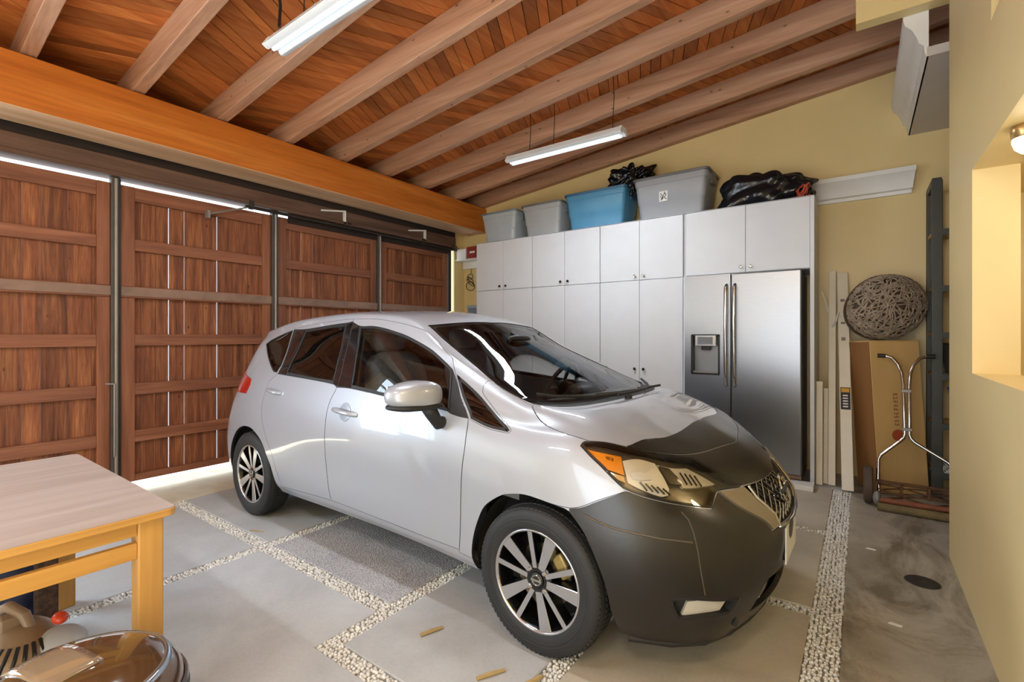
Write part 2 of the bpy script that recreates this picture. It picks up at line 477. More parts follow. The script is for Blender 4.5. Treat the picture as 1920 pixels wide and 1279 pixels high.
# ------------------------------------------------------------------ garage door leaves
M_POST = plain('brown_steel_post', (84, 78, 74), .5, .3, var=.12)
YD = [-0.05, 1.29, 2.63, 3.99, 5.30]
railz = [0.16, 0.535, 0.94, 1.36, 1.77, 2.175]
for n in range(4):
    y0, y1 = YD[n] + .035, YD[n + 1] - .035
    root = struct(B(-5.07, -5.035, y0, y0 + .10, .10, 2.62).build('door_%d' % (n + 1), M_DOORS, bevel=.004))
    B(-5.07, -5.035, y1 - .085, y1, .10, 2.62).build('stile', M_DOORS, root, bevel=.004)
    B(-5.07, -5.04, y0 + .1, y1 - .085, 2.50, 2.62).build('rail', M_DOORR, root, bevel=.004)
    for i, z in enumerate(railz):
        hh = .10 if i else .06
        strap = (i == 4)
        B(-5.07, -5.038 if not strap else -5.022, y0 + (.1 if not strap else 0), y1 - (.085 if not strap else 0), z - hh, z).build('rail', M_DOORR, root, bevel=.005)
        if strap:
            B(-5.024, -5.014, y0, y1, z - .085, z - .01).build('steel_strap', plain('rusty_strap', (138, 112, 98), .55, .1, var=.2) if n == 0 else bpy.data.materials['rusty_strap'], root)
    y = y0 + .02
    while y < y1 - .03:
        w = random.uniform(.105, .165)
        if y + w > y1 - .06: w = y1 - .02 - y
        gap = random.choice([.002, .002, .003, .004, .009]) if n in (1, 2, 3) else .003
        d = random.uniform(0, .006)
        B(-5.098 - d, -5.072 - d, y, y + w - gap, .10, 2.615).build('board', M_DOORB, root, bevel=.002, seg=1)
        y += w
    # meeting post
    yp = YD[n + 1]
    if n < 3:
        p = struct(B(-5.06, -5.0, yp - .034, yp + .012, .03, 2.66).build('trim_%d' % (7 + n), M_POST, bevel=.004))
        MB().tube([(-4.992, yp - .004, .04), (-4.992, yp - .004, 2.65)], .013, 10).build('round_tube', M_STEEL, p, smooth=True)
        B(-5.10, -5.02, yp + .012, yp + .035, .03, 2.66).build('dark_edge', M_DSTEEL, p)
        MB().tube([(-4.975, yp - .02, .35), (-4.975, yp - .02, .95)], .008).build('drop_bolt', M_STEEL, p, smooth=True)
        MB().tube([(-4.975, yp - .02, .95), (-4.975, yp - .08, .955)], .007).build('bolt_handle', M_STEEL, p, smooth=True)
struct(B(-5.12, -5.02, 5.285, 5.335, .0, 2.66).build('trim_10', M_DSTEEL, bevel=.004))
struct(B(-5.08, -5.05, 5.43, 5.66, 0, 3.4).build('wall_jamb', M_WALL))
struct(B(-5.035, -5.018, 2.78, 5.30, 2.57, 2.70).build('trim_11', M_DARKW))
# overhead track, hinge arms and brackets
tr = thing('door_track', 'dark steel overhead track running above the wooden garage doors', 'track', (-4.96, 2.4, 2.63))
MB().tube([(-4.955, 2.3, 2.635), (-4.955, 5.38, 2.635)], .016, 8).build('rail', M_DSTEEL, tr, smooth=True)
B(-4.985, -4.925, 3.35, 5.40, 2.655, 2.664).build('cover_strip', M_HEAD, tr)
for y in (2.36, 3.5, 4.7, 5.3): B(-4.985, -4.94, y - .02, y + .02, 2.62, 2.70).build('hanger', M_DSTEEL, tr)
for i, (y, lab) in enumerate([(3.25, 'white metal shelf bracket on the dark header, nearer the middle of the doors'), (4.55, 'white metal shelf bracket on the dark header near the cabinets')]):
    t = thing('shelf_bracket', lab, 'bracket', (-4.97, y, 2.67), 'white brackets on the door header')
    B(-4.985, -4.955, y + .18, y + .205, 2.665, 2.83).build('upright', M_WHITE, t)
    MB().tube([(-4.955, y + .19, 2.82), (-4.955, y - .12, 2.77)], .011, 6).build('arm', M_WHITE, t)
t = thing('stay_arm', 'thin grey steel stay arm on the second door leaf', 'stay', (-4.98, 2.0, 2.6))
MB().tube([(-4.98, 1.98, 2.50), (-4.95, 2.33, 2.63)], .009, 6).build('arm', M_STEEL, t)
B(-5.03, -4.97, 1.965, 1.99, 2.46, 2.53).build('plate', M_STEEL, t)

# ------------------------------------------------------------------ white cabinets along the back wall
M_CAB = plain('cabinet_white', (216, 219, 226), 0.35, var=0.02)
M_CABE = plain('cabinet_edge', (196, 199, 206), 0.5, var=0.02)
M_KNOB = plain('dark_knob', (48, 44, 42), 0.3, 0.7)
M_CHROME = plain('chrome', (200, 200, 202), 0.12, 1.0, var=0.03)
CF = 5.06
def knob(x, z, par, mat):
    MB().lathe([(0, 0), (.007, 0), (.007, .012), (.014, .016), (.016, .022), (.012, .028), (0, .03)], 14, Matrix.Translation((x, CF, z)) @ Matrix.Rotation(math.radians(90), 4, 'X')).build('knob', mat, par, smooth=True)
cabx = [-4.29, -3.366, -2.431, -1.491]
clab = ['tall white cabinet farthest left, nearest the wooden doors', 'tall white cabinet second from the wooden doors', 'tall white cabinet standing right beside the refrigerator']
for i in range(3):
    a, b = cabx[i], cabx[i + 1]
    t = thing('tall_cabinet', clab[i], 'cabinet', ((a + b) / 2, 5.35, 0), 'tall white storage cabinets')
    B(a + .002, b - .002, CF + .021, 5.655, 0, 2.605).build('body', M_CABE, t)
    m = (a + b) / 2
    for (z0, z1, kz) in ((.085, 1.950, .983), (1.956, 2.603, 2.0)):
        for s in (0, 1):
            x0, x1 = (a + .004, m - .002) if s == 0 else (m + .002, b - .004)
            d = B(x0, x1, CF, CF + .020, z0, z1).build('door', M_CAB, t, bevel=.002, seg=1)
            knob(m - .05 if s == 0 else m + .05, kz, d, M_KNOB if i != 2 or kz < 1 else M_CHROME)
t = thing('refrigerator_cabinet', 'white overhead cabinet and side panel framing the refrigerator', 'cabinet', (-.91, 5.35, 0))
B(-1.489, -.372, CF + .021, 5.655, 1.955, 2.605).build('body', M_CABE, t)
B(-1.489, -1.462, CF, 5.655, 0, 1.955).build('filler_panel', M_CAB, t)
B(-.372, -.340, CF - .004, 5.655, 0, 2.605).build('side_panel', M_CAB, t, bevel=.002)
for x0, x1, kx in ((-1.462, -.904, -.944), (-.900, -.374, -.859)):
    d = B(x0, x1, CF, CF + .020, 1.960, 2.603).build('door', M_CAB, t, bevel=.002, seg=1)
    knob(kx, 2.012, d, M_CHROME)
tag(B(-4.31, -.34, 5.05, 5.655, 2.6055, 2.6075).build('cabinet_top_board', M_CAB), 'thin white top board lying across all the cabinets', 'top board')

# ------------------------------------------------------------------ refrigerator
def brushed(name, c, rough):
    m, nt, b = newmat(name)
    v = coords(nt, (1, 1, 90))
    f = noise(nt, v, 14, 3)
    l = lin(c)
    nt.links.new(ramp(nt, f, [(.3, tuple(x * .94 for x in l)), (.7, tuple(x * 1.05 for x in l))]), b.inputs['Base Color'])
    b.inputs['Metallic'].default_value = 1.0; b.inputs['Roughness'].default_value = rough
    b.inputs['Anisotropic'].default_value = 0.6
    return m
M_SS = brushed('stainless_steel', (158, 161, 168), .32)
M_SSD = plain('fridge_side_grey', (128, 130, 134), .45, .3)
t = thing('refrigerator', 'stainless steel side-by-side refrigerator with water dispenser', 'refrigerator', (-.94, 5.3, 0))
B(-1.445, -.438, 5.075, 5.6, .03, 1.93).build('body', M_SSD, t, bevel=.006)
fy0, fy1 = 4.975, 5.065
mb = MB()
# freezer door built around the dispenser recess
dx0, dx1, dz0, dz1 = -1.383, -1.12, .966, 1.355
mb.box(-1.452, dx0, fy0, fy1, .095, 1.945); mb.box(dx1, -1.021, fy0, fy1, .095, 1.945)
mb.box(dx0, dx1, fy0, fy1, .095, dz0); mb.box(dx0, dx1, fy0, fy1, dz1, 1.945)
fd = mb.build('freezer_door', M_SS, t)
rd = B(-1.014, -.432, fy0, fy1, .095, 1.945).build('fridge_door', M_SS, t, bevel=.012, seg=3)
B(-1.022, -1.012, fy0 + .02, fy1, .1, 1.94).build('door_seal', M_BLACK, t)
for x, d in ((-1.056, fd), (-.980, rd)):
    pts = [(x, fy0 + .002, .865), (x, fy0 - .032, .89)] + [(x, fy0 - .034 - .016 * math.sin(math.pi * i / 10), .89 + .925 * i / 10) for i in range(1, 10)] + [(x, fy0 - .032, 1.815), (x, fy0 + .002, 1.838)]
    MB().tube(pts, .016, 10).build('handle', M_CHROME, d, smooth=True)
dsp = MB().box(dx0, dx1, fy1 - .012, fy1, dz0, dz1).build('dispenser', plain('dispenser_grey', (150, 152, 156), .35, .6), t)
mb = MB()
mb.box(dx0 - .006, dx0 + .012, fy0 - .004, fy1 - .01, dz0, dz1); mb.box(dx1 - .012, dx1 + .006, fy0 - .004, fy1 - .01, dz0, dz1)
mb.box(dx0, dx1, fy0 - .004, fy1 - .01, dz0 - .006, dz0 + .012); mb.box(dx0, dx1, fy0 - .004, fy1 - .01, dz1 - .012, dz1 + .006)
mb.build('bezel', M_BLACK, dsp)
B(dx0 + .035, dx1 - .03, fy0 - .006, fy0 + .03, 1.245, 1.35).build('control_panel', plain('panel_silver', (196, 198, 202), .25, .7), dsp, bevel=.004)
B(dx0 + .06, dx1 - .06, fy0 - .009, fy0, 1.262, 1.335).build('display', plain('display_grey', (120, 124, 132), .2, .2), dsp)
B(dx0 + .09, dx1 - .09, fy0 + .01, fy0 + .04, 1.205, 1.245).build('spout', M_BLACK, dsp)
B(dx0 + .012, dx1 - .012, fy0 + .015, fy1 - .012, dz0 + .012, dz0 + .03).build('drip_tray', M_STEEL, dsp)
B(-1.44, -.435, 5.0, 5.5, .055, .088).build('toe_grille', plain('brown_toe_board', (134, 108, 86), .7), t)
tag(B(-.62, -.335, 4.86, 5.02, .001, .045).build('white_floor_board', M_WHITE, bevel=.003), 'short white board on the floor under the refrigerator corner', 'board')

# ------------------------------------------------------------------ storage bins on the cabinets
def bin_(x0, x1, top, mat, rimmat, lab, y0=5.12, y1=5.56, z0=2.6085, handles=True, tap=.045):
    t = thing('storage_bin', lab, 'storage bin', ((x0 + x1) / 2, (y0 + y1) / 2, z0), 'plastic storage bins on the cabinets')
    def ring(f, z, grow=0.0):
        a = tap * (1 - f)
        r = .05; P = []
        X0, X1, Y0, Y1 = x0 + a - grow, x1 - a + grow, y0 + a * .8 - grow, y1 - a * .8 + grow
        for cx, cy, s in ((X1 - r, Y1 - r, 0), (X0 + r, Y1 - r, 1), (X0 + r, Y0 + r, 2), (X1 - r, Y0 + r, 3)):
            for k in range(5):
                an = math.pi / 2 * (s + k / 4); P.append((cx + r * math.cos(an), cy + r * math.sin(an), z))
        return P
    H = top - z0
    rings = [ring(0, z0), ring(.38, z0 + H * .38), ring(.40, z0 + H * .40, .006), ring(.80, z0 + H * .80, .006), ring(.82, z0 + H * .815, .012), ring(.95, z0 + H * .94, .012)]
    n = len(rings[0]); mb = MB(); vs = sum(rings, []); fs = [tuple(range(n - 1, -1, -1))]
    for i in range(len(rings) - 1):
        for k in range(n): fs.append((i * n + k, i * n + (k + 1) % n, (i + 1) * n + (k + 1) % n, (i + 1) * n + k))
    mb.add(vs, fs); mb.build('tub', mat, t, smooth=True)
    rr = [ring(.95, z0 + H * .94, .014), ring(.95, z0 + H * .94, .026), ring(1, z0 + H * .985, .028), ring(1, top, .018), ring(1, top + .004, -.02), ring(1, top - .004, -.05)]
    mb = MB(); vs = sum(rr, []); fs = [tuple(range((len(rr) - 1) * n, len(rr) * n))]
    for i in range(len(rr) - 1):
        for k in range(n): fs.append((i * n + k, i * n + (k + 1) % n, (i + 1) * n + (k + 1) % n, (i + 1) * n + k))
    mb.add(vs, fs); mb.build('lid', rimmat, t, smooth=True)
    if handles:
        for xs, s in ((x0, -1), (x1, 1)):
            B(xs - .012 + .012 * s, xs + .012 + .012 * s, (y0 + y1) / 2 - .07, (y0 + y1) / 2 + .07, z0 + H * .7, z0 + H * .95).build('handle', rimmat, t, bevel=.005)
    return t
M_BG1 = plain('bin_light_grey', (178, 188, 198), .4, var=.04); M_BG1d = plain('bin_lid_blue_grey', (120, 136, 150), .4)
M_BG2 = plain('bin_mid_grey', (170, 174, 178), .4, var=.04); M_BG2d = plain('bin_lid_grey', (110, 112, 114), .4)
M_BB = plain('bin_blue', (84, 150, 190), .35, var=.05); M_BBd = plain('bin_rim_blue', (56, 108, 146), .35)
M_BG3 = plain('bin_big_grey', (158, 162, 170), .4, var=.03); M_BG3d = plain('bin_big_lid', (104, 104, 106), .4)
bin_(-4.24, -3.68, 3.015, M_BG1, M_BG1d, 'small light grey storage bin at the left end of the cabinet tops')
bin_(-3.56, -3.00, 3.025, M_BG2, M_BG2d, 'grey storage bin between the small light grey bin and the blue bin')
bin_(-2.915, -2.16, 3.055, M_BB, M_BBd, 'large blue storage bin on top of the cabinets')
big = bin_(-2.04, -1.275, 3.075, M_BG3, M_BG3d, 'large grey storage bin with a small white label on its front')
# label with scribbled print
lb = B(-1.765, -1.675, 5.124, 5.130, 2.79, 2.90).build('paper_label', M_WHITE, big)
mb = MB()
for (ax, az, bx, bz) in ((-1.75, 2.88, -1.72, 2.83), (-1.72, 2.83, -1.735, 2.81), (-1.735, 2.81, -1.75, 2.85), (-1.71, 2.88, -1.69, 2.86), (-1.69, 2.86, -1.71, 2.83), (-1.71, 2.83, -1.685, 2.81), (-1.745, 2.80, -1.70, 2.89)):
    mb.tube([(ax, 5.1232, az), (bx, 5.1232, bz)], .0035, 5)
mb.build('scribble', M_BLACK, lb)

def fold_noise(p, f, s):
    return (math.sin(p[0] * f + 1.3 * s) * math.cos(p[1] * f * 1.3 + s) + .6 * math.sin(p[2] * f * 1.7 + p[0] * f * .8 + 2 * s) + .4 * math.sin((p[0] + p[1] - p[2]) * f * 2.3 + s))
def bagmesh(c, r, amp, f, seed, M=None, flat=None, nu=64, nv=40, tipx=0):
    mb = MB(); mb.ellipsoid((0, 0, 0), r, None, nu, nv, .8)
    out = []
    for p in mb.v:
        d = 1 + amp * (abs(fold_noise(p, f, seed)) - .5) + amp * .5 * abs(math.sin(p[1] * f * 3 + p[2] * f * 2 + seed))
        q = Vector((p[0] * d, p[1] * d, p[2] * d))
        if tipx: q.z *= 1 - tipx * (q.x / r[0]); 
        if M is not None: q = M @ q
        q = q + Vector(c)
        if flat is not None and q.z < flat: q.z = flat + (q.z - flat) * .02
        out.append(tuple(q))
    mb.v = out
    return mb
M_BAG = plain('black_bag_plastic', (20, 22, 27), .22, var=.2, bmp=.9, nscale=1.6, spec=.6)
t = thing('garbage_bag', 'long glossy black plastic bag lying above the refrigerator', 'plastic bag', (-.83, 5.3, 2.608))
bagmesh((-.80, 5.34, 2.76), (.355, .2, .185), .20, 12, 3.1, flat=2.611, tipx=.28).build('bag', M_BAG, t, smooth='all')
bagmesh((-.45, 5.36, 2.68), (.06, .07, .06), .5, 40, 2.0, flat=2.611).build('tied_neck', M_BAG, t, smooth='all')
t = thing('plastic_bag', 'crumpled black plastic bag bunched over the blue bin', 'plastic bag', (-2.2, 5.4, 3.06))
bagmesh((-2.20, 5.38, 3.185), (.20, .12, .10), .55, 24, 1.2, flat=3.09).build('bag', M_BAG, t, smooth='all')
bagmesh((-2.098, 5.2, 3.06), (.028, .045, .10), .5, 30, 4.0).build('hanging_end', M_BAG, t, smooth='all')
t = thing('extension_lead', 'tangled red cord beside the black bag above the refrigerator', 'cord', (-.42, 5.2, 2.608))
rr = random.Random(5)
for k in range(7):
    MB().tube([(-.41 + .03 * math.sin(i * .9 + k) + rr.uniform(-.01, .01) - .02 * k * .3, 5.11 + .03 * math.cos(i * .8 + k * 2), 2.619 + .055 * (1 + math.sin(i * .7 + k))) for i in range(9)], .005, 6).build('loop', plain('red_cord_rubber', (178, 74, 48), .5) if k == 0 else bpy.data.materials['red_cord_rubber'], t, smooth=True)

# ------------------------------------------------------------------ strip lights under the rafters
M_FIX = plain('fixture_white', (226, 232, 238), .3, var=.02)
def striplight(y, z, lab, cords):
    t = thing('strip_light', lab, 'light fixture', (-2.26, y, z), 'hanging strip lights')
    x0, x1 = -2.865, -1.645
    prof = [(-.075, .0), (-.05, -.014), (-.036, -.014), (-.03, .006), (.03, .006), (.036, -.014), (.05, -.014), (.075, .0), (.045, .05), (-.045, .05)]
    MB().prism(prof, lambda p: (x1 - .02, y + p[0], z + p[1]), lambda p: (x0 + .02, y + p[0], z + p[1])).build('housing', M_FIX, t, smooth=True)
    for xa, xb in ((x0, x0 + .022), (x1 - .022, x1)):
        MB().prism([(a * 1.04, b * 1.06) for a, b in prof], lambda p: (xb, y + p[0], z + p[1]), lambda p: (xa, y + p[0], z + p[1])).build('end_cap', M_FIX, t, smooth=True)
    for s in (-1, 1):
        MB().tube([(x0 + .03, y + s * .022, z - .014), (x1 - .03, y + s * .022, z - .014)], .013, 10).build('tube', emit('tube_glass', (236, 244, 255), .6) if 'tube_glass' not in bpy.data.materials else bpy.data.materials['tube_glass'], t, smooth=True)
    lamp = bpy.data.lights.new('strip_light_glow', 'AREA'); lamp.shape = 'RECTANGLE'; lamp.size = 1.12; lamp.size_y = .09; lamp.energy = 30; lamp.color = (.86, .94, 1.0)
    lo_ = bpy.data.objects.new('strip_light_glow', lamp); COL.objects.link(lo_); lo_.location = (-2.255, y, z - .032)
    for x in (x0 + .08, x0 + .5, x1 - .08):
        MB().tube([(x, y - .045, z + .05), (x, y - .02, z + .075), (x, y, z + .085)], .004, 6).build('hook', M_STEEL, t)
    for x in cords:
        MB().tube([(x, y, z + .05), (x + .012, y + .005, (z + zb(x) + .2) / 2), (x, y, zb(x) + .2)], .0035, 5).build('hanger_wire', M_BLACK, t)
    return t
striplight(1.50, 3.075, 'white strip light hanging near the front, closest to the camera', (-2.55, -2.0))
striplight(3.89, 3.085, 'white strip light hanging above the car and the cabinets', (-2.62, -2.35, -1.75))
tag(MB().tube([(-2.70, 1.44, 3.12), (-2.705, 1.45, 3.25), (-2.715, 1.44, 3.40), (-2.70, 1.45, 3.655)], .009, 8).build('power_cord', M_BLACK, smooth=True), 'black power cord dropping to the nearest strip light', 'cord')

# ------------------------------------------------------------------ wall items at the far end of the doors
t = thing('wall_shelf', 'small pale shelf on the wall beyond the garage doors', 'shelf', (-4.85, 5.6, 2.49))
B(-5.04, -4.36, 5.44, 5.655, 2.485, 2.50).build('board', M_WHITE, t); B(-5.04, -4.36, 5.62, 5.655, 2.38, 2.485).build('cleat', M_WHITE, t)
t = thing('red_box', 'small red box on the pale wall shelf', 'box', (-4.72, 5.5, 2.50))
B(-4.82, -4.50, 5.46, 5.60, 2.501, 2.68).build('carton', plain('red_card', (142, 44, 34), .5), t, bevel=.004)
B(-4.76, -4.66, 5.4565, 5.46, 2.58, 2.61).build('printed_patch', M_WHITE, t)
t = thing('white_carton', 'white carton on the pale wall shelf beside the red box', 'box', (-4.95, 5.5, 2.50))
B(-5.03, -4.84, 5.46, 5.62, 2.501, 2.66).build('carton', M_WHITE, t, bevel=.004)
t = thing('wire_coil', 'loose black wire hanging on the wall below the red box', 'wire', (-4.9, 5.63, 2.2))
for k in range(4):
    MB().tube([(-4.90 + (.05 + .012 * k) * math.cos(a * .7 + k), 5.635 + .008 * math.sin(a + k), 2.26 - .05 * k + (.04 + .01 * k) * math.sin(a * .7)) for a in range(10)], .005, 5).build('loop', M_BLACK, t)
MB().tube([(-4.88, 5.64, 2.48), (-4.89, 5.64, 2.30)], .004, 5).build('lead', M_BLACK, t)
t = thing('grey_wall_box', 'grey plastic wall box left of the cabinets', 'box', (-4.55, 5.6, 1.7))
B(-4.84, -4.40, 5.5, 5.655, 1.50, 1.76).build('case', plain('box_grey_blue', (112, 124, 138), .4), t, bevel=.008)
B(-4.85, -4.39, 5.49, 5.655, 1.76, 1.80).build('cover', plain('box_cover', (150, 160, 170), .4), t, bevel=.006)

# ------------------------------------------------------------------ boards leaning beside the refrigerator
M_IVORY = plain('ivory_board', (240, 233, 214), .5, var=.05)
def leaner(name, lab, a, b, w, th, mat, dirx=(1, 0, 0), extra=None):
    a = Vector(a); b = Vector(b); zax = (b - a).normalized(); L = (b - a).length
    xax = Vector(dirx); xax = (xax - zax * xax.dot(zax)).normalized(); yax = zax.cross(xax)
    M = Matrix((xax, yax, zax)).transposed().to_4x4(); M.translation = a
    t = thing(name, lab, 'board', tuple(a), 'boards leaning by the refrigerator')
    B(-w / 2, w / 2, -th / 2, th / 2, 0, L, M=M).build('board', mat, t, bevel=.003)
    return t, M, L
t, M_, L_ = leaner('leaning_board', 'tall narrow ivory board leaning by the refrigerator with a small hook', (-.215, 5.17, .005), (-.225, 5.58, 1.97), .055, .03, M_IVORY)
MB().tube([M_ @ Vector(p) for p in ((0, -.02, 1.45), (.03, -.06, 1.5), (.05, -.07, 1.58))], .008, 6).build('hook', M_WHITE, t)
MB().tube([M_ @ Vector(p) for p in ((-.03, -.015, 1.60), (-.06, -.03, 1.72), (-.085, -.03, 1.80))], .010, 6).build('lath', M_IVORY, t)
t, M_, L_ = leaner('leaning_board', 'wide ivory board with black and yellow warning label leaning by the box', (-.095, 5.05, .01), (-.150, 5.60, 1.95), .085, .03, M_IVORY, (1, .1, 0))
lab_ = B(-.036, .036, -.0175, -.0155, .70, .90, M=M_).build('warning_label', M_BLACK, t)
B(-.03, .03, -.0185, -.0175, .855, .893, M=M_).build('yellow_patch', plain('label_yellow', (226, 168, 50), .5), lab_)
mb = MB()
for z in (.72, .745, .77, .795, .82): mb.box(-.02, .018, -.0185, -.0175, z, z + .012, M=M_)
mb.build('printed_lines', M_WHITE, lab_)
for z, h in ((1.50, .02), (1.72, .025), (1.34, .03)): B(-.02, .012, -.018, -.0155, z, z + h, M=M_).build('metal_clip', M_STEEL, t)
leaner('leaning_board', 'short ivory board leaning against the cabinet side panel', (-.307, 5.13, .005), (-.309, 5.20, .93), .05, .02, M_IVORY)
leaner('leaning_board', 'thin short ivory lath leaning between the taller boards', (-.264, 5.20, .005), (-.266, 5.32, .86), .035, .02, M_IVORY)

# ------------------------------------------------------------------ cardboard box, woven basket
def card(name, c):
    m, nt, b = newmat(name); v = coords(nt, (1, 1, .3))
    f = noise(nt, v, 5, 5); l = lin(c)
    nt.links.new(ramp(nt, f, [(.3, tuple(x * .9 for x in l)), (.7, tuple(x * 1.06 for x in l))]), b.inputs['Base Color'])
    b.inputs['Roughness'].default_value = .7
    return m
M_CARD = card('cardboard', (220, 182, 118))
M_CARDD = card('cardboard_dark', (150, 104, 58))
t = thing('cardboard_box', 'tall brown cardboard box standing in the corner with red print', 'box', (.09, 5.145, 0))
Mb = Matrix.Translation((.122, 5.14, 0)) @ Matrix.Rotation(math.radians(30.5), 4, 'Z') @ Matrix.Rotation(math.radians(-1.6), 4, 'X') @ Matrix(((1, 0, -.045, 0), (0, 1, 0, 0), (0, 0, 1, 0), (0, 0, 0, 1)))
B(0, .40, 0, .28, .004, 1.30, M=Mb).build('carton', M_CARD, t, bevel=.006)
B(-.004, 0, .002, .278, .01, 1.295, M=Mb).build('side_flap', M_CARDD, t)
B(.002, .398, .003, .277, 1.30, 1.306, M=Mb).build('top_flap', M_CARD, t)
B(.40, .435, .06, .27, .004, 1.29, M=Mb).build('folded_sheet', M_CARD, t, bevel=.004)
M_RP = plain('red_print', (178, 82, 48), .7)
mb = MB(); mb.prism([(.185 + .05 * math.cos(a * math.pi / 12), .50 + .05 * math.sin(a * math.pi / 12)) for a in range(24)], lambda p: Mb @ Vector((p[0], 0, p[1])), lambda p: Mb @ Vector((p[0], -.0012, p[1])))
mb.build('round_mark', M_RP, t)
mb = MB()
rr = random.Random(2)
for i in range(9):
    z = .58 + i * .032
    for k in range(3): mb.box(.163 + k * .013, .171 + k * .013, -.0012, 0, z + rr.uniform(0, .006), z + rr.uniform(.014, .024), M=Mb)
mb.build('printed_text', plain('brown_print', (150, 96, 52), .7), t)

t = thing('woven_basket', 'brown woven wicker basket chair seat resting on the cardboard box', 'basket', (.18, 5.36, 1.33))
Mk = Matrix.Translation((.175, 5.36, 1.60)) @ Matrix.Rotation(math.radians(30), 4, 'Z') @ Matrix.Rotation(math.radians(-22), 4, 'Y')
M_WICK = plain('wicker', (158, 142, 124), .7, var=.25, nscale=25); M_WICKD = plain('wicker_core', (84, 66, 50), .9, var=.2)
mb = MB(); mb.ellipsoid((0, 0, 0), (.296, .190, .262), None, 28, 18); mb.v = [tuple(Mk @ Vector(p)) for p in mb.v]; mb.build('shell', M_WICKD, t, smooth='all')
mb = MB(); rr = random.Random(11)
for k in range(370):
    # strand: a wandering path over the ellipsoid
    th, ph = rr.uniform(0, 2 * math.pi), math.asin(rr.uniform(-.98, .98)); hd_ = rr.uniform(0, 2 * math.pi)
    pts = []
    for i in range(11):
        n_ = Vector((math.cos(ph) * math.cos(th), math.cos(ph) * math.sin(th), math.sin(ph)))
        g = 1.0 + .03 * math.sin(i * 1.7 + k)
        pts.append(Mk @ Vector(((.306) * n_.x * g, .200 * n_.y * g, .272 * n_.z * g)))
        hd_ += rr.uniform(-.35, .35); st = .13
        ph = max(-1.45, min(1.45, ph + st * math.sin(hd_))); th += st * math.cos(hd_) / max(.25, math.cos(ph))
    mb.tube(pts, .0062, 5, caps=False)
mb.build('woven_strands', M_WICK, t, smooth='all', fix=False)
MB().tube([Mk @ Vector((.312 * math.cos(a * math.pi / 20), .05 + .02 * math.cos(a * .3), .276 * math.sin(a * math.pi / 20))) for a in range(40)], .011, 8, closed=True).build('rim', M_WICKD, t, smooth=True)

# ------------------------------------------------------------------ reel mower
M_RUST = plain('rusty_red_metal', (132, 78, 52), .7, .2, var=.3, nscale=20)
M_RUSTD = plain('rusty_brown_metal', (96, 66, 40), .7, .2, var=.35, nscale=24)
M_RUB = plain('old_rubber', (84, 70, 58), .8, var=.2)
t = thing('reel_mower', 'old rusty push reel mower with chrome tube handle in the corner', 'lawn mower', (.33, 4.8, 0))
YH = lambda z: 4.80 + .26 * z
xs = [(.115, .10), (.108, .20), (.112, .35), (.128, .385), (.25, .505), (.272, .53), (.280, .56), (.279, .70), (.276, .95), (.268, 1.04), (.245, 1.11), (.205, 1.165), (.165, 1.178), (.11, 1.18)]
for s in (-1, 1):
    pts = [(x if s < 0 else (.590 - x if z > .5 else .305 + (.285 - x) * 1.45), YH(z), z) for x, z in xs]
    MB().tube(pts, .0125, 10).build('handle_tube', M_CHROME, t, smooth=True)
    MB().tube([pts[-2], pts[-1]], .017, 10).build('grip', M_BLACK, t, smooth=True)
for z in (.60, .90): B(.262, .328, YH(z) - .02, YH(z) + .02, z - .012, z + .012).build('clamp', M_STEEL, t, bevel=.004)
for x in (.045, .60):
    Mw = Matrix.Translation((x, 4.85, .145)) @ Matrix.Rotation(math.radians(90), 4, 'Y')
    w = MB().lathe([(.10, -.028), (.132, -.03), (.143, -.02), (.143, .02), (.132, .03), (.10, .028)], 28, Mw).lathe([(.0, -.02), (.03, -.03), (.03, -.012), (.10, -.018), (.10, .018), (.03, .012), (.03, .03), (0, .02)], 28, Mw).build('wheel', M_RUST, t, smooth=True)
    MB().lathe([(.128, -.032), (.1445, -.022), (.1465, 0), (.1445, .022), (.128, .032)], 28, Mw).build('tyre', M_RUB, w, smooth=True)
B(.09, .565, 4.79, 4.81, .18, .205).build('top_bar', M_RUSTD, t, bevel=.003)
B(.09, .565, 4.74, 4.755, .115, .13).build('cutter_bar', M_RUSTD, t, bevel=.003)
for x in (.095, .25, .41, .555): B(x - .008, x + .008, 4.735, 4.81, .11, .20).build('side_plate', M_RUSTD, t, bevel=.002)
MB().tube([(.10, 4.70, .075), (.565, 4.70, .075)], .022, 12).build('front_bar', M_RUST, t, smooth=True)
MB().tube([(.10, 4.66, .033), (.565, 4.66, .033)], .030, 14).build('roller', plain('wood_roller', (112, 96, 62), .8, var=.25, nscale=15), t, smooth=True)
for k in range(5):
    MB().tube([(.11 + .45 * i / 12, 4.80 + .06 * math.cos(2 * math.pi * k / 5 + i * .16), .11 + .06 * math.sin(2 * math.pi * k / 5 + i * .16)) for i in range(13)], .006, 5).build('blade', M_RUSTD, t)
MB().ellipsoid((.10, 4.72, .08), (.03, .05, .055)).build('gear_cover', M_STEEL, t, smooth=True)

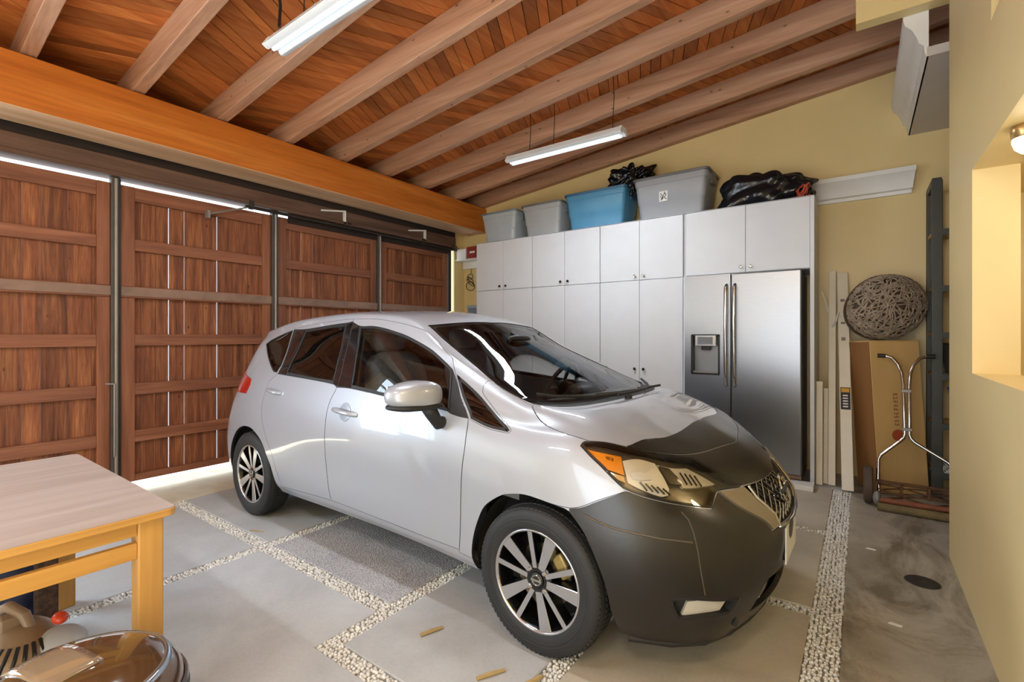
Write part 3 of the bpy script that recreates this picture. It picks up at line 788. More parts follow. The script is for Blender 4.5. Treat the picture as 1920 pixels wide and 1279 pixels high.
# ------------------------------------------------------------------ dark metal shelving in the alcove
M_SHELF = plain('shelf_dark_green_grey', (66, 68, 62), .45, .3, var=.1)
M_DECK = card('shelf_deck_wood', (190, 160, 110))
t = thing('metal_shelving', 'dark metal shelving unit standing behind the end of the near wall', 'shelving', (.9, 5.4, 0))
for x in (.465, 1.38):
    for y in (5.20, 5.58):
        B(x, x + .07, y, y + .045, 0, 2.62).build('post', M_SHELF, t, bevel=.004)
B(.468, .53, 5.21, 5.62, 2.58, 2.64).build('top_cap', M_SHELF, t, bevel=.004)
for z in (.22, .62, 1.02, 1.36, 1.74, 2.2):
    d = B(.475, 1.44, 5.215, 5.615, z - .012, z + .012).build('shelf', M_DECK, t)
    B(.475, 1.44, 5.195, 5.215, z - .035, z + .015).build('front_rail', M_SHELF, d)
t = thing('blue_tub', 'blue plastic tub on the dark shelving', 'tub', (.72, 5.4, .632))
mb = MB(); mb.lathe([(0, 0), (.12, 0), (.15, .26), (.16, .27), (.155, .28), (.14, .275), (.11, .01), (0, .01)], 24, Matrix.Translation((.74, 5.42, .633))); mb.build('tub', plain('tub_blue', (30, 74, 150), .4), t, smooth=True)
MB().tube([(.60, 5.42, .90), (.64, 5.30, .95), (.74, 5.27, .97), (.84, 5.30, .95), (.88, 5.42, .90)], .005, 6).build('bail', M_STEEL, t)
t = thing('paper_stack', 'white papers on the lowest shelf of the dark shelving', 'papers', (.66, 5.35, 1.035))
for k in range(5): B(.545 + .012 * k, .78 + .01 * k, 5.222 + .004 * k, 5.5, .233 + .012 * k, .243 + .012 * k).build('sheet_bundle', M_WHITE, t)
t = thing('dark_bucket', 'dark bucket on a middle shelf of the dark shelving', 'bucket', (.68, 5.4, 1.035))
mb = MB(); mb.lathe([(0, 0), (.10, 0), (.13, .24), (.136, .245), (.13, .25), (.115, .24), (.09, .01), (0, .01)], 22, Matrix.Translation((.67, 5.43, 1.034))); mb.build('pail', plain('bucket_dark', (52, 46, 40), .6), t, smooth=True)
MB().tube([(.67 - .13, 5.43, 1.27), (.67, 5.32, 1.30), (.80, 5.43, 1.27)], .004, 6).build('bail', M_STEEL, t)
t = thing('garden_trowel', 'brown hand tool lying upright on the dark shelving', 'tool', (.62, 5.3, 1.374))
MB().tube([(.64, 5.34, 1.380), (.63, 5.33, 1.46), (.635, 5.33, 1.52)], [.03, .02, .012], 10).build('handle', M_RUSTD, t, smooth=True)
MB().tube([(.635, 5.33, 1.52), (.63, 5.32, 1.66)], [.012, .02], 8).build('blade', M_RUST, t, smooth=True)

# ------------------------------------------------------------------ small ceiling lamp in the pass-through
t = thing('ceiling_lamp', 'small glowing round lamp under the pass-through soffit', 'lamp', (.515, 2.66, 2.155))
Ml = Matrix.Translation((.52, 2.64, 2.155)) @ Matrix.Rotation(math.pi, 4, 'X')
MB().lathe([(0, 0), (.052, 0), (.055, .01), (.052, .045), (.048, .05)], 24, Ml).build('brass_base', plain('lamp_brass', (196, 160, 104), .3, .8), t, smooth=True)
MB().lathe([(.050, .045), (.050, .06), (.042, .085), (.025, .102), (0, .108)], 24, Ml).build('glass_dome', emit('lamp_glow', (255, 236, 196), 9.0), t, smooth=True)
# warm point light over the hall, with no fitting modelled
area = bpy.data.lights.new('hall_lamp_light', 'POINT'); area.energy = 15; area.color = (1.0, .90, .72); area.shadow_soft_size = .12
lo = bpy.data.objects.new('hall_lamp_light', area); COL.objects.link(lo); lo.location = (1.15, 2.3, 1.95)

# ------------------------------------------------------------------ work table (front left)
TWC = ((186, 132, 58), (208, 156, 78), (222, 174, 100))
M_TWL = wood('table_leg_wood', *TWC, axis=2, objvar=.08, grain=5, knots=False, rough=.4)
M_TW = wood('table_orange_wood', *TWC, axis=1, objvar=.08, grain=5, knots=False, rough=.4)
M_TT = wood('table_top_veneer', (162, 148, 140), (176, 163, 156), (186, 174, 168), axis=1, objvar=0, grain=4, knots=False, rough=.28)
t = thing('work_table', 'orange wooden work table with a worn grey-brown top', 'table', (-2.6, .27, 0))
tx0, tx1, ty0, ty1 = -3.285, -1.985, -.16, .688
def rrect(x0, x1, y0, y1, r, n=6):
    P = []
    for cx, cy, s in ((x1 - r, y1 - r, 0), (x0 + r, y1 - r, 1), (x0 + r, y0 + r, 2), (x1 - r, y0 + r, 3)):
        for k in range(n + 1):
            an = math.pi / 2 * (s + k / n); P.append((cx + r * math.cos(an), cy + r * math.sin(an)))
    return P
MB().prism(rrect(tx0, tx1, ty0, ty1, .03), lambda p: (p[0], p[1], .712), lambda p: (p[0], p[1], .7375)).build('top_edge', M_TW, t, bevel=.004)
MB().prism(rrect(tx0 + .003, tx1 - .003, ty0 + .003, ty1 - .003, .028), lambda p: (p[0], p[1], .7375), lambda p: (p[0], p[1], .740)).build('top', M_TT, t)
for x in (tx0 + .03, tx1 - .115):
    for y in (ty0 + .03, ty1 - .105):
        B(x, x + .075, y, y + .075, 0, .712).build('leg', M_TWL, t, bevel=.005)
for x in (tx0 + .045, tx1 - .075):
    B(x, x + .025, ty0 + .105, ty1 - .105, .655, .710).build('apron', M_TW, t, bevel=.003)
    B(x, x + .025, ty0 + .105, ty1 - .105, .575, .632).build('rail', M_TW, t, bevel=.003)
for y in (ty0 + .045, ty1 - .075):
    B(tx0 + .105, tx1 - .115, y, y + .025, .655, .710).build('apron', M_TW, t, bevel=.003)

# ------------------------------------------------------------------ brown domed canister (bottom left)
M_BRN = plain('glossy_brown', (84, 60, 38), .12, var=.08, coat=.8)
M_BRND = plain('dark_brown', (70, 52, 38), .3, var=.1)
M_SIL = plain('silver_band', (170, 178, 188), .2, .9)
cx, cy = -1.775, .365
t = thing('canister_vacuum', 'glossy brown domed canister machine at the bottom left corner', 'vacuum cleaner', (cx, cy, 0))
DZ = -.068
Mt = Matrix.Translation((cx, cy, DZ))
MB().lathe([(0, .09), (.21, .09), (.225, .11), (.235, .30), (.245, .34)], 48, Mt).build('drum', M_BRND, t, smooth=True)
MB().lathe([(.245, .335), (.262, .34), (.268, .36), (.262, .378), (.25, .382)], 48, Mt).build('black_band', M_BLACK, t, smooth=True)
MB().lathe([(.262, .376), (.266, .384), (.262, .392), (.255, .392)], 48, Mt).build('silver_band', M_SIL, t, smooth=True)
dome = [(.254, .385), (.250, .410), (.236, .440), (.21, .465), (.17, .486), (.12, .500), (.06, .507), (0, .509)]
MB().lathe(dome, 64, Mt).build('dome_lid', M_BRN, t, smooth='all')
MB().lathe([(.222, .456), (.217, .466), (.208, .471), (.204, .468)], 64, Mt).build('silver_ring', M_SIL, t, smooth='all')
hz = lambda x, y: .5095 - .5 * ((x * x + y * y) / .0645) ** 1.35 * .2
M_WIN = plain('smoky_window', (150, 132, 112), .08, .2, coat=1)
win = MB()
nxw, nyw = 10, 6; a_ = math.radians(36 + 180)
for i in range(nxw + 1):
    for j in range(nyw + 1):
        u_ = -.20 + .26 * i / nxw; w_ = -.09 + .13 * j / nyw
        x_ = u_ * math.cos(.2) - w_ * math.sin(.2) ; y_ = u_ * math.sin(.2) + w_ * math.cos(.2)
        r_ = math.hypot(x_, y_)
        zz = np.interp(r_, [p[0] for p in dome[::-1]], [p[1] for p in dome[::-1]])
        win.v.append((cx + x_, cy + y_, float(zz) + .006 + DZ))
for i in range(nxw):
    for j in range(nyw):
        a0 = i * (nyw + 1) + j; win.f.append((a0, a0 + nyw + 1, a0 + nyw + 2, a0 + 1))
wo = win.build('clear_hatch', M_WIN, t, smooth='all'); sm = wo.modifiers.new('solid', 'SOLIDIFY'); sm.thickness = .008
MB().tube([(cx + .255 * math.cos(a * .05 - .7), cy + .255 * math.sin(a * .05 - .7), .23 + .02 * math.sin(a * .8)) for a in range(40)], .028, 8).build('ribbed_hose', plain('hose_blue_grey', (66, 84, 108), .4, var=.3, nscale=60), t, smooth=True)
MB().lathe([(0, 0), (.035, 0), (.035, .015), (.02, .02), (.02, .012), (0, .012)], 20, Matrix.Translation((cx + .262, cy + .06, .19)) @ Matrix.Rotation(math.radians(90), 4, 'Y')).build('brass_cap', plain('cap_brass', (170, 120, 50), .3, .7), t, smooth=True)
for k in range(4):
    an = math.pi / 4 + k * math.pi / 2
    MB().ellipsoid((cx + .19 * math.cos(an), cy + .19 * math.sin(an), .02), (.025, .025, .02), nu=12, nv=8).build('caster', M_BLACK, t, smooth=True)

# ------------------------------------------------------------------ grey-brown blower behind it
M_TAUP = plain('taupe_plastic', (138, 116, 94), .35, var=.06)
M_GRY = plain('pale_grey_plastic', (170, 176, 184), .35, var=.05)
bx, by, bz = -2.46, .355, .165
t = thing('garden_blower', 'taupe plastic garden blower with slotted vents and a red cap', 'garden tool', (bx, by, 0))
HR = Vector((.21, .135, .15))
def on(th, ph, k=1.0): return Vector((bx + HR.x * math.cos(ph) * math.cos(th) * k, by + HR.y * math.cos(ph) * math.sin(th) * k, bz + HR.z * math.sin(ph) * k))
MB().ellipsoid((bx, by, bz), tuple(HR), None, 36, 22).build('housing', M_TAUP, t, smooth='all')
Mf = Matrix.Translation((-2.345, .44, .215)) @ Matrix.Rotation(math.radians(28), 4, 'Y')
MB().lathe([(.070, 0), (.076, .008), (.074, .04), (.058, .06), (.025, .07), (0, .072)], 32, Mf).build('fan_cover', M_GRY, t, smooth=True)
MB().lathe([(.070, -.014), (.079, -.010), (.079, .004), (.070, .008)], 32, Mf).build('black_seal', M_BLACK, t, smooth=True)
mb = MB(); mb.ellipsoid((-2.36, .445, .325), (.034, .024, .020), nu=16, nv=10); mb.build('red_cap', plain('red_plastic', (206, 70, 40), .3), t, smooth=True)
MB().tube([(bx - .13, by - .06, .27), (bx - .11, by - .045, .335), (bx - .05, by - .02, .365), (bx + .02, by + .01, .345), (bx + .05, by + .03, .27)], [.016, .018, .019, .018, .016], 12).build('handle', M_TAUP, t, smooth=True)
MB().prism([(-.03, .26), (.03, .26), (.022, .345), (-.022, .352)], lambda q: (bx - .01 + q[0], by + .01, q[1]), lambda q: (bx - .01 + q[0], by - .05, q[1])).build('switch_block', M_TAUP, t, bevel=.006)
for k in range(7):
    th0 = math.radians(-62 + k * 13)
    MB().tube([on(th0, math.radians(24), 1.002), on(th0 + .07, math.radians(38), 1.004), on(th0 + .14, math.radians(52), 1.002)], .0062, 6).build('vent_slot', M_BLACK, t)
for k in range(2):
    q = on(math.radians(40 + 9 * k), math.radians(40)); MB().ellipsoid(tuple(q), (.006, .005, .006), nu=10, nv=6).build('screw', M_BLACK, t)
MB().prism([(.12 * math.cos(a * math.pi / 12), .10 * math.sin(a * math.pi / 12)) for a in range(24)], lambda q: (bx + q[0], by + q[1], 0), lambda q: (bx + q[0], by + q[1], .05)).build('foot', M_BLACK, t, bevel=.01)

# ------------------------------------------------------------------ bag under the table
t = thing('patterned_bag', 'dark blue bag with black and white net pattern under the table', 'bag', (-3.0, .34, 0))
m, nt, b = newmat('net_pattern'); v = coords(nt); vo = nt.nodes.new('ShaderNodeTexVoronoi'); vo.feature = 'DISTANCE_TO_EDGE'; vo.inputs['Scale'].default_value = 22
nt.links.new(v, vo.inputs['Vector']); nt.links.new(ramp(nt, vo.outputs['Distance'], [(.05, lin((22, 26, 50))), (.10, lin((226, 228, 226)))]), b.inputs['Base Color']); b.inputs['Roughness'].default_value = .7
bagmesh((-3.02, .34, .21), (.17, .20, .21), .10, 14, 1.7, flat=.004).build('bag', plain('bag_dark_blue', (44, 54, 84), .8, var=.25, nscale=12, bmp=.4), t, smooth='all')
bagmesh((-3.02, .33, .41), (.16, .19, .09), .08, 16, 2.7).build('net_top', m, t, smooth='all')
B(-2.84, -2.80, .45, .525, .0, .43).build('bark_panel', plain('dark_mottled', (70, 50, 36), .9, var=.7, nscale=40), t, bevel=.01)

# ------------------------------------------------------------------ litter on the floor
M_STICK = plain('stick_wood', (170, 146, 100), .7, var=.15)
def stick(p, q, r, lab, name='wood_stick'):
    tag(MB().tube([p, ((p[0] + q[0]) / 2, (p[1] + q[1]) / 2, p[2] + .002), q], [r, r * 1.1, r * .8], 7).build(name, M_STICK, None, smooth=True), lab, 'stick', 'sticks on the floor')
stick((-1.60, 1.50, .008), (-1.56, 1.60, .008), .008, 'short brown stick on the slab left of the front wheel')
stick((-1.22, 1.44, .007), (-1.16, 1.545, .007), .008, 'pale flat stick just in front of the front tyre')
stick((-1.06, 1.46, .008), (-1.02, 1.60, .008), .010, 'pale stick under the bottom of the front tyre')
stick((-3.42, 1.62, .004), (-3.32, 1.66, .004), .004, 'small dark twig on the pebble strip near the rear wheel', 'twig')
for (x, y, lab) in ((.02, 3.78, 'white paper scrap on the stained concrete near the mower'), (.10, 2.86, 'small white scrap on the concrete near the front edge')):
    tag(MB().prism([(x, y), (x + .05, y - .008), (x + .055, y + .012), (x + .012, y + .02)], lambda p: (p[0], p[1], .001), lambda p: (p[0], p[1], .003)).build('paper_scrap', M_WHITE), lab, 'paper scrap', 'paper scraps on the concrete')

# ------------------------------------------------------------------ car materials
def paint(name, c):
    m, nt, b = newmat(name)
    b.inputs['Base Color'].default_value = (*lin(c), 1)
    v = coords(nt); f = noise(nt, v, 900, 2); l = lin(c)
    nt.links.new(ramp(nt, f, [(.3, tuple(x * .96 for x in l)), (.7, tuple(min(1, x * 1.03) for x in l))]), b.inputs['Base Color'])
    b.inputs['Metallic'].default_value = .25; b.inputs['Roughness'].default_value = .38
    b.inputs['Coat Weight'].default_value = 1.0; b.inputs['Coat Roughness'].default_value = .03
    return m
M_PAINT = paint('silver_white_paint', (164, 169, 179))
M_BRA = plain('black_vinyl', (29, 27, 25), .30, var=.10, nscale=3, bmp=.10, spec=.6)
M_TRIM = plain('gloss_black_trim', (16, 18, 22), .10, var=.05, coat=1)
M_MATT = plain('matt_black_trim', (26, 26, 27), .6, var=.1)
M_GLF = glassmat('windscreen_glass', (.95, .97, .97), .0)
M_GLD = glassmat('front_door_glass', (.86, .90, .90), .03)
M_GLT = glassmat('tinted_rear_glass', (.16, .20, .24), .08)
M_LENS = glassmat('headlamp_lens', (.96, .95, .92), .02)
M_REFL = plain('lamp_reflector', (240, 238, 230), .12, .15, var=.08)
M_BEZ = plain('lamp_bezel', (112, 104, 90), .25, .6, var=.1)
M_AMBER = plain('amber_reflector', (238, 150, 24), .2, var=.06, coat=1)
M_RED = plain('tail_red', (170, 24, 18), .15, var=.06, coat=1)
M_INT = plain('interior_dark_grey', (92, 94, 96), .7, var=.1)
M_SEAT = plain('seat_fabric', (88, 91, 96), .85, var=.15, nscale=30)
M_HEADL = plain('headliner_grey', (186, 184, 178), .9)
M_TYRE = plain('tyre_rubber', (34, 35, 37), .62, var=.12, nscale=20)
M_ALU = plain('machined_alloy', (196, 198, 204), .22, .9, var=.04)
M_RIMB = plain('rim_black', (18, 18, 20), .25, .3, coat=.5)
M_DISC = plain('brake_disc', (150, 138, 110), .35, .8, var=.1)
M_CAL = plain('caliper_cast', (166, 146, 92), .5, .4, var=.2, nscale=30)

car = thing('car', 'silver white hatchback car with a black vinyl front mask', 'car', (-1.10, 2.535, 0))
car.rotation_euler = (0, 0, math.radians(-1.3))

# ---- body surface: a spline patch over a control grid (x forward, half width, height)
G=np.array([
[(-3.25,0,.30),(-3.22,.40,.30),(-3.12,.68,.27),(-3.0,.79,.26),(-2.6,.79,.25),(-2.1,.79,.245),(-1.55,.79,.255),(-1,.79,.26),(-.55,.79,.25),(-.18,.79,.225),(.15,.79,.20),(.42,.745,.185),(.63,.585,.175),(.73,.3,.17),(.76,0,.17)],
[(-3.29,0,.40),(-3.26,.42,.40),(-3.13,.71,.39),(-3.01,.815,.37),(-2.6,.835,.35),(-2.1,.83,.33),(-1.55,.828,.333),(-1,.828,.33),(-.55,.828,.325),(-.18,.835,.31),(.15,.83,.29),(.45,.77,.28),(.665,.605,.27),(.77,.31,.26),(.805,0,.26)],
[(-3.31,0,.58),(-3.28,.43,.58),(-3.15,.72,.57),(-3.0,.825,.56),(-2.6,.847,.55),(-2.1,.838,.54),(-1.55,.832,.54),(-1,.832,.53),(-.55,.835,.53),(-.18,.845,.52),(.15,.842,.50),(.47,.785,.45),(.69,.615,.43),(.80,.32,.42),(.838,0,.42)],
[(-3.27,0,.75),(-3.24,.43,.75),(-3.11,.71,.75),(-2.95,.82,.75),(-2.6,.845,.75),(-2.1,.842,.73),(-1.55,.842,.72),(-1,.842,.71),(-.55,.842,.70),(-.18,.842,.69),(.15,.836,.68),(.47,.77,.64),(.69,.60,.60),(.80,.32,.58),(.835,0,.57)],
[(-3.22,0,.90),(-3.18,.42,.90),(-3.04,.69,.91),(-2.88,.795,.93),(-2.55,.825,.93),(-2.1,.832,.91),(-1.55,.835,.89),(-1,.833,.87),(-.55,.828,.86),(-.18,.82,.84),(.15,.810,.82),(.44,.735,.765),(.64,.57,.70),(.75,.32,.655),(.80,0,.64)],
[(-3.15,0,1.06),(-3.11,.41,1.06),(-2.98,.66,1.07),(-2.82,.745,1.09),(-2.5,.775,1.09),(-2.1,.79,1.075),(-1.55,.80,1.05),(-1.0,.80,1.01),(-.55,.795,.975),(-.17,.775,.925),(.15,.765,.91),(.40,.68,.85),(.575,.53,.78),(.685,.31,.732),(.75,0,.712)],
[(-3.08,0,1.2),(-3.04,.39,1.2),(-2.93,.62,1.2),(-2.81,.69,1.21),(-2.48,.705,1.22),(-2.1,.71,1.235),(-1.6,.715,1.245),(-1.05,.715,1.21),(-.6,.735,1.075),(-.19,.735,.965),(.15,.715,.945),(.38,.62,.887),(.53,.48,.825),(.63,.29,.785),(.695,0,.765)],
[(-3.0,0,1.34),(-2.97,.37,1.34),(-2.9,.55,1.34),(-2.80,.61,1.335),(-2.47,.61,1.40),(-2.1,.605,1.43),(-1.62,.60,1.445),(-1.12,.60,1.405),(-.66,.655,1.215),(-.21,.68,1.04),(.13,.62,.985),(.35,.53,.92),(.48,.42,.865),(.57,.26,.83),(.635,0,.812)],
[(-2.97,0,1.40),(-2.95,.34,1.40),(-2.88,.47,1.41),(-2.78,.50,1.42),(-2.47,.50,1.47),(-2.1,.49,1.50),(-1.64,.48,1.51),(-1.08,.50,1.455),(-.68,.56,1.255),(-.12,.54,1.04),(.13,.45,1.005),(.32,.40,.945),(.43,.33,.905),(.51,.21,.872),(.575,0,.853)],
[(-2.93,0,1.45),(-2.88,0,1.462),(-2.8,0,1.472),(-2.68,0,1.487),(-2.42,0,1.51),(-2.1,0,1.53),(-1.64,0,1.537),(-1.12,0,1.50),(-.64,0,1.315),(.0,0,1.05),(.17,0,1.022),(.30,0,.98),(.39,0,.945),(.46,0,.915),(.52,0,.885)]],float)
NV,NU=G.shape[0]-1,G.shape[1]-1
MIR=np.array([1,-1,1.])
E_=np.zeros((NV+3,NU+3,3)); E_[1:-1,1:-1]=G
E_[0,1:-1]=2*G[0]-G[1]; E_[-1,1:-1]=G[-2]*MIR
E_[:,0]=E_[:,2]*MIR; E_[:,-1]=E_[:,-3]*MIR
def _w(t):
    return np.stack([-.5*t+t*t-.5*t**3,1-2.5*t*t+1.5*t**3,.5*t+2*t*t-1.5*t**3,-.5*t*t+.5*t**3],-1)
def S(u,v):
    u=np.clip(np.asarray(u,float),0,NU);v=np.clip(np.asarray(v,float),0,NV)
    i=np.minimum(u.astype(int),NU-1);j=np.minimum(v.astype(int),NV-1)
    a=_w(u-i);b=_w(v-j);out=np.zeros(u.shape+(3,))
    for m in range(4):
        for n in range(4):
            out+=(b[...,m]*a[...,n])[...,None]*E_[j+m,i+n]
    return out
def SN(u,v,e=.02):
    u=np.asarray(u,float);v=np.asarray(v,float)
    du=S(np.minimum(u+e,NU),v)-S(np.maximum(u-e,0),v);dv=S(u,np.minimum(v+e,NV))-S(u,np.maximum(v-e,0))
    n=np.cross(dv,du); n/=np.linalg.norm(n,axis=-1,keepdims=True)+1e-12
    return n

OUT={
'front_door':[(5.94,7.15),(6.36,7.16),(6.83,7.11),(7.15,7.23),(7.39,7.58),(7.69,7.75),(7.97,7.31),(8.06,6.75),(8.12,6.41),(8.2,5.79),(8.32,4.91),(8.37,3.91),(8.35,3.27),(8.32,2.19),(8.3,1.45),(8.27,1),(7.7,0.95),(7.15,0.97),(6.6,0.98),(6.04,0.98),(5.99,1.39),(5.94,2.05),(5.94,2.98),(5.97,3.9),(6.01,4.43),(6.07,4.85),(6.09,5.52),(6.07,6.25)],
'fd_glass':[(6.19,6.77),(6.45,6.79),(6.91,6.71),(7.3,6.73),(7.66,6.8),(7.92,6.73),(8.02,6.66),(8.02,6.2),(8.01,5.02),(7.96,5.01),(7.45,4.99),(6.92,5.02),(6.33,5.03),(6.32,5.58),(6.28,6.19)],
'fd_trim':[(6,6.97),(6.12,6.94),(6.27,6.19),(6.31,5.57),(6.32,4.98),(6.08,4.95),(6.11,5.53),(6.09,6.2)],
'fd_black':[(8.04,6.66),(8.1,6.44),(8.16,6.09),(8.24,5.61),(8.34,4.9),(8.19,4.87),(8.04,4.92),(8.04,6.19)],
'fd_open':[(5.95,6.99),(6.18,6.81),(6.44,6.82),(6.91,6.74),(7.3,6.76),(7.65,6.84),(7.92,6.77),(8.03,6.69),(8.1,6.44),(8.16,6.09),(8.24,5.61),(8.33,4.91),(8.19,4.87),(8.04,4.9),(7.97,4.97),(7.45,4.96),(6.93,4.97),(6.32,4.96),(6.04,4.88),(6.07,5.52),(6.05,6.21)],
'rd_open':[(4.31,6.88),(4.8,6.82),(5.38,6.87),(5.85,6.94),(5.99,7.02),(6.09,6.23),(6.11,5.53),(6.08,4.89),(5.99,4.97),(5.5,4.97),(4.87,4.95),(4.57,4.94),(4.59,5.36),(4.47,6.12)],
'rear_door':[(5.94,7.15),(5.41,7.07),(4.83,7),(4.32,6.91),(4.49,6.12),(4.61,5.37),(4.6,4.98),(4.41,4.57),(4.39,3.87),(4.41,3.23),(4.54,2.48),(4.71,1.8),(4.86,1.17),(4.93,0.76),(5.52,0.9),(6.04,0.98),(5.99,1.39),(5.94,2.05),(5.94,2.98),(5.97,3.9),(6.01,4.43),(6.07,4.85),(6.09,5.52),(6.07,6.25)],
'rd_glass':[(4.85,6.73),(5.4,6.8),(5.86,6.83),(5.98,6.16),(6,5.5),(5.98,5.04),(5.49,5.02),(4.89,5.05),(4.87,5.53),(4.86,6.2)],
'rd_trim':[(5.86,6.9),(5.97,6.97),(6.07,6.2),(6.09,5.52),(6.07,4.95),(5.99,4.99),(6.01,5.5),(6,6.16)],
'rd_trim2':[(4.47,6.78),(4.79,6.78),(4.82,6.2),(4.83,5.53),(4.86,4.99),(4.63,5.01),(4.65,5.37),(4.53,6.12)],
'q_glass':[(3.34,6.48),(3.53,6.64),(3.91,6.76),(4.3,6.86),(4.47,6.12),(4.59,5.36),(4.55,4.99),(4.38,5.03),(3.91,5.59)],
'fender':[(8.33,4.91),(8.37,3.91),(8.35,3.27),(8.32,2.19),(8.3,1.45),(8.26,0.89),(8.49,0.87),(8.5,0.41),(8.5,1.09),(8.54,1.49),(8.62,1.85),(8.74,2.26),(8.93,2.58),(9.09,2.76),(9.4,2.89),(9.83,2.85),(10.06,2.88),(10.21,2.99),(10.4,3.25),(10.6,3.52),(10.77,3.76),(10.63,3.96),(10.42,4.32),(10.26,4.58),(10.11,4.89),(10.14,5.14),(10.21,5.35),(10.08,5.38),(9.82,5.51),(9.59,5.89),(9.42,6.24),(9.32,6.65),(9.19,7.11),(8.94,7.3),(8.7,7.35),(8.54,7.6),(8.53,6.53),(8.74,6.03),(9,4.94),(8.98,4.75),(8.66,4.72)],
'tri':[(8.1,6.62),(8.32,6.52),(8.52,6.34),(8.74,5.86),(8.98,4.92),(8.96,4.8),(8.65,4.77),(8.36,4.94),(8.26,5.66),(8.16,6.27)],
'headlight':[(10.11,4.89),(10.14,5.14),(10.22,5.3),(10.47,5.64),(10.88,5.81),(11.4,6.05),(12.16,6.35),(12.64,5.6),(13.02,4.85),(12.92,4.74),(12.63,4.68),(12.3,4.53),(12.11,4.17),(11.99,3.86),(11.69,3.81),(11.31,3.74),(11.04,3.73),(10.85,3.76),(10.73,3.82),(10.63,3.96),(10.42,4.32),(10.26,4.58)],
'hood':[(9.36,9),(9.4,8.73),(9.48,8.46),(9.47,8.15),(9.36,7.85),(9.16,7.26),(9.32,6.65),(9.42,6.24),(9.59,5.89),(9.82,5.51),(10.08,5.38),(10.21,5.35),(10.47,5.69),(10.81,5.84),(11.3,6.09),(12.04,6.6),(12.95,7.18),(13.58,7.53),(14,7.55),(14,9)],
'hoodbra':[(10.77,5.83),(11.08,6.78),(12.13,8.19),(12.75,9),(14,9),(14,7.55),(13.58,7.53),(12.95,7.18),(12.04,6.6),(11.3,6.09),(10.83,5.82)],
'nose':[(10.89,5.76),(11.29,6.01),(12.02,6.51),(12.92,7.1),(13.54,7.45),(14,7.5),(14,4.95),(13.83,4.92),(13.34,4.86),(13.01,4.82),(12.64,5.6),(12.16,6.35),(11.4,6.05)],
'grille':[(13.03,4.77),(13.33,4.83),(13.82,4.9),(14,4.9),(14,2.75),(13.3,2.85),(13.25,3.3),(13.1,4.2)],
'vpanel':[(12.31,4.51),(12.91,4.72),(13.01,4.75),(13.09,4.2),(13.24,3.3),(13.29,2.85),(13.1,2.8),(12.95,3.1)],
'bumper':[(10.06,2.87),(10.21,2.97),(10.4,3.23),(10.6,3.51),(10.77,3.75),(10.85,3.74),(11.04,3.71),(11.31,3.72),(11.68,3.79),(11.98,3.82),(12.13,4.18),(12.29,4.49),(12.93,3.1),(13.09,2.76),(13.3,2.78),(14,2.68),(14,0),(13,0),(12,0),(11,0),(10.76,0.14),(10.61,0.99),(10.53,1.54),(10.41,1.99),(10.26,2.44),(10.06,2.8)],
'fog':[(11.29,1.66),(11.62,1.72),(12.37,1.57),(12.31,1.36),(12.22,1.18),(11.82,1.19),(11.55,1.14),(11.43,1.16),(11.34,1.43)],
'foglamp':[(11.56,1.57),(11.85,1.62),(12.18,1.59),(12.08,1.29),(11.77,1.27),(11.5,1.21)],
'ws':[(7.42,9),(7.38,8.8),(7.31,8.39),(7.24,7.89),(7.57,7.93),(7.86,7.97),(8.12,7.91),(8.34,7.78),(8.69,7.4),(8.93,7.35),(8.99,7.68),(9.1,8.14),(9.13,8.5),(9.09,8.73),(9.09,9)],
'cowl':[(8.93,7.35),(8.99,7.68),(9.1,8.14),(9.13,8.5),(9.09,8.73),(9.09,9),(9.36,9),(9.4,8.73),(9.48,8.46),(9.47,8.15),(9.36,7.85),(9.16,7.26)],
'farch':[(8.5,0),(8.5,0.41),(8.5,1.09),(8.54,1.49),(8.62,1.85),(8.74,2.26),(8.93,2.58),(9.09,2.76),(9.4,2.89),(9.83,2.85),(10.06,2.8),(10.26,2.44),(10.41,1.99),(10.53,1.54),(10.61,0.99),(10.76,0.14),(10.6,0),(8.5,0)],
'rarch':[(3.12,0),(3.2,1.22),(3.35,1.85),(3.55,2.31),(3.78,2.53),(4.02,2.58),(4.21,2.49),(4.41,2.22),(4.56,1.76),(4.68,1.4),(4.76,0.86),(4.8,0),(4.8,0),(3.05,0)],
'tail':[(3.62,4.5),(3.69,4.24),(3.67,3.85),(2.9,3.85),(1.9,3.95),(1.6,4.3),(1.8,4.9),(2.6,4.85)],
}
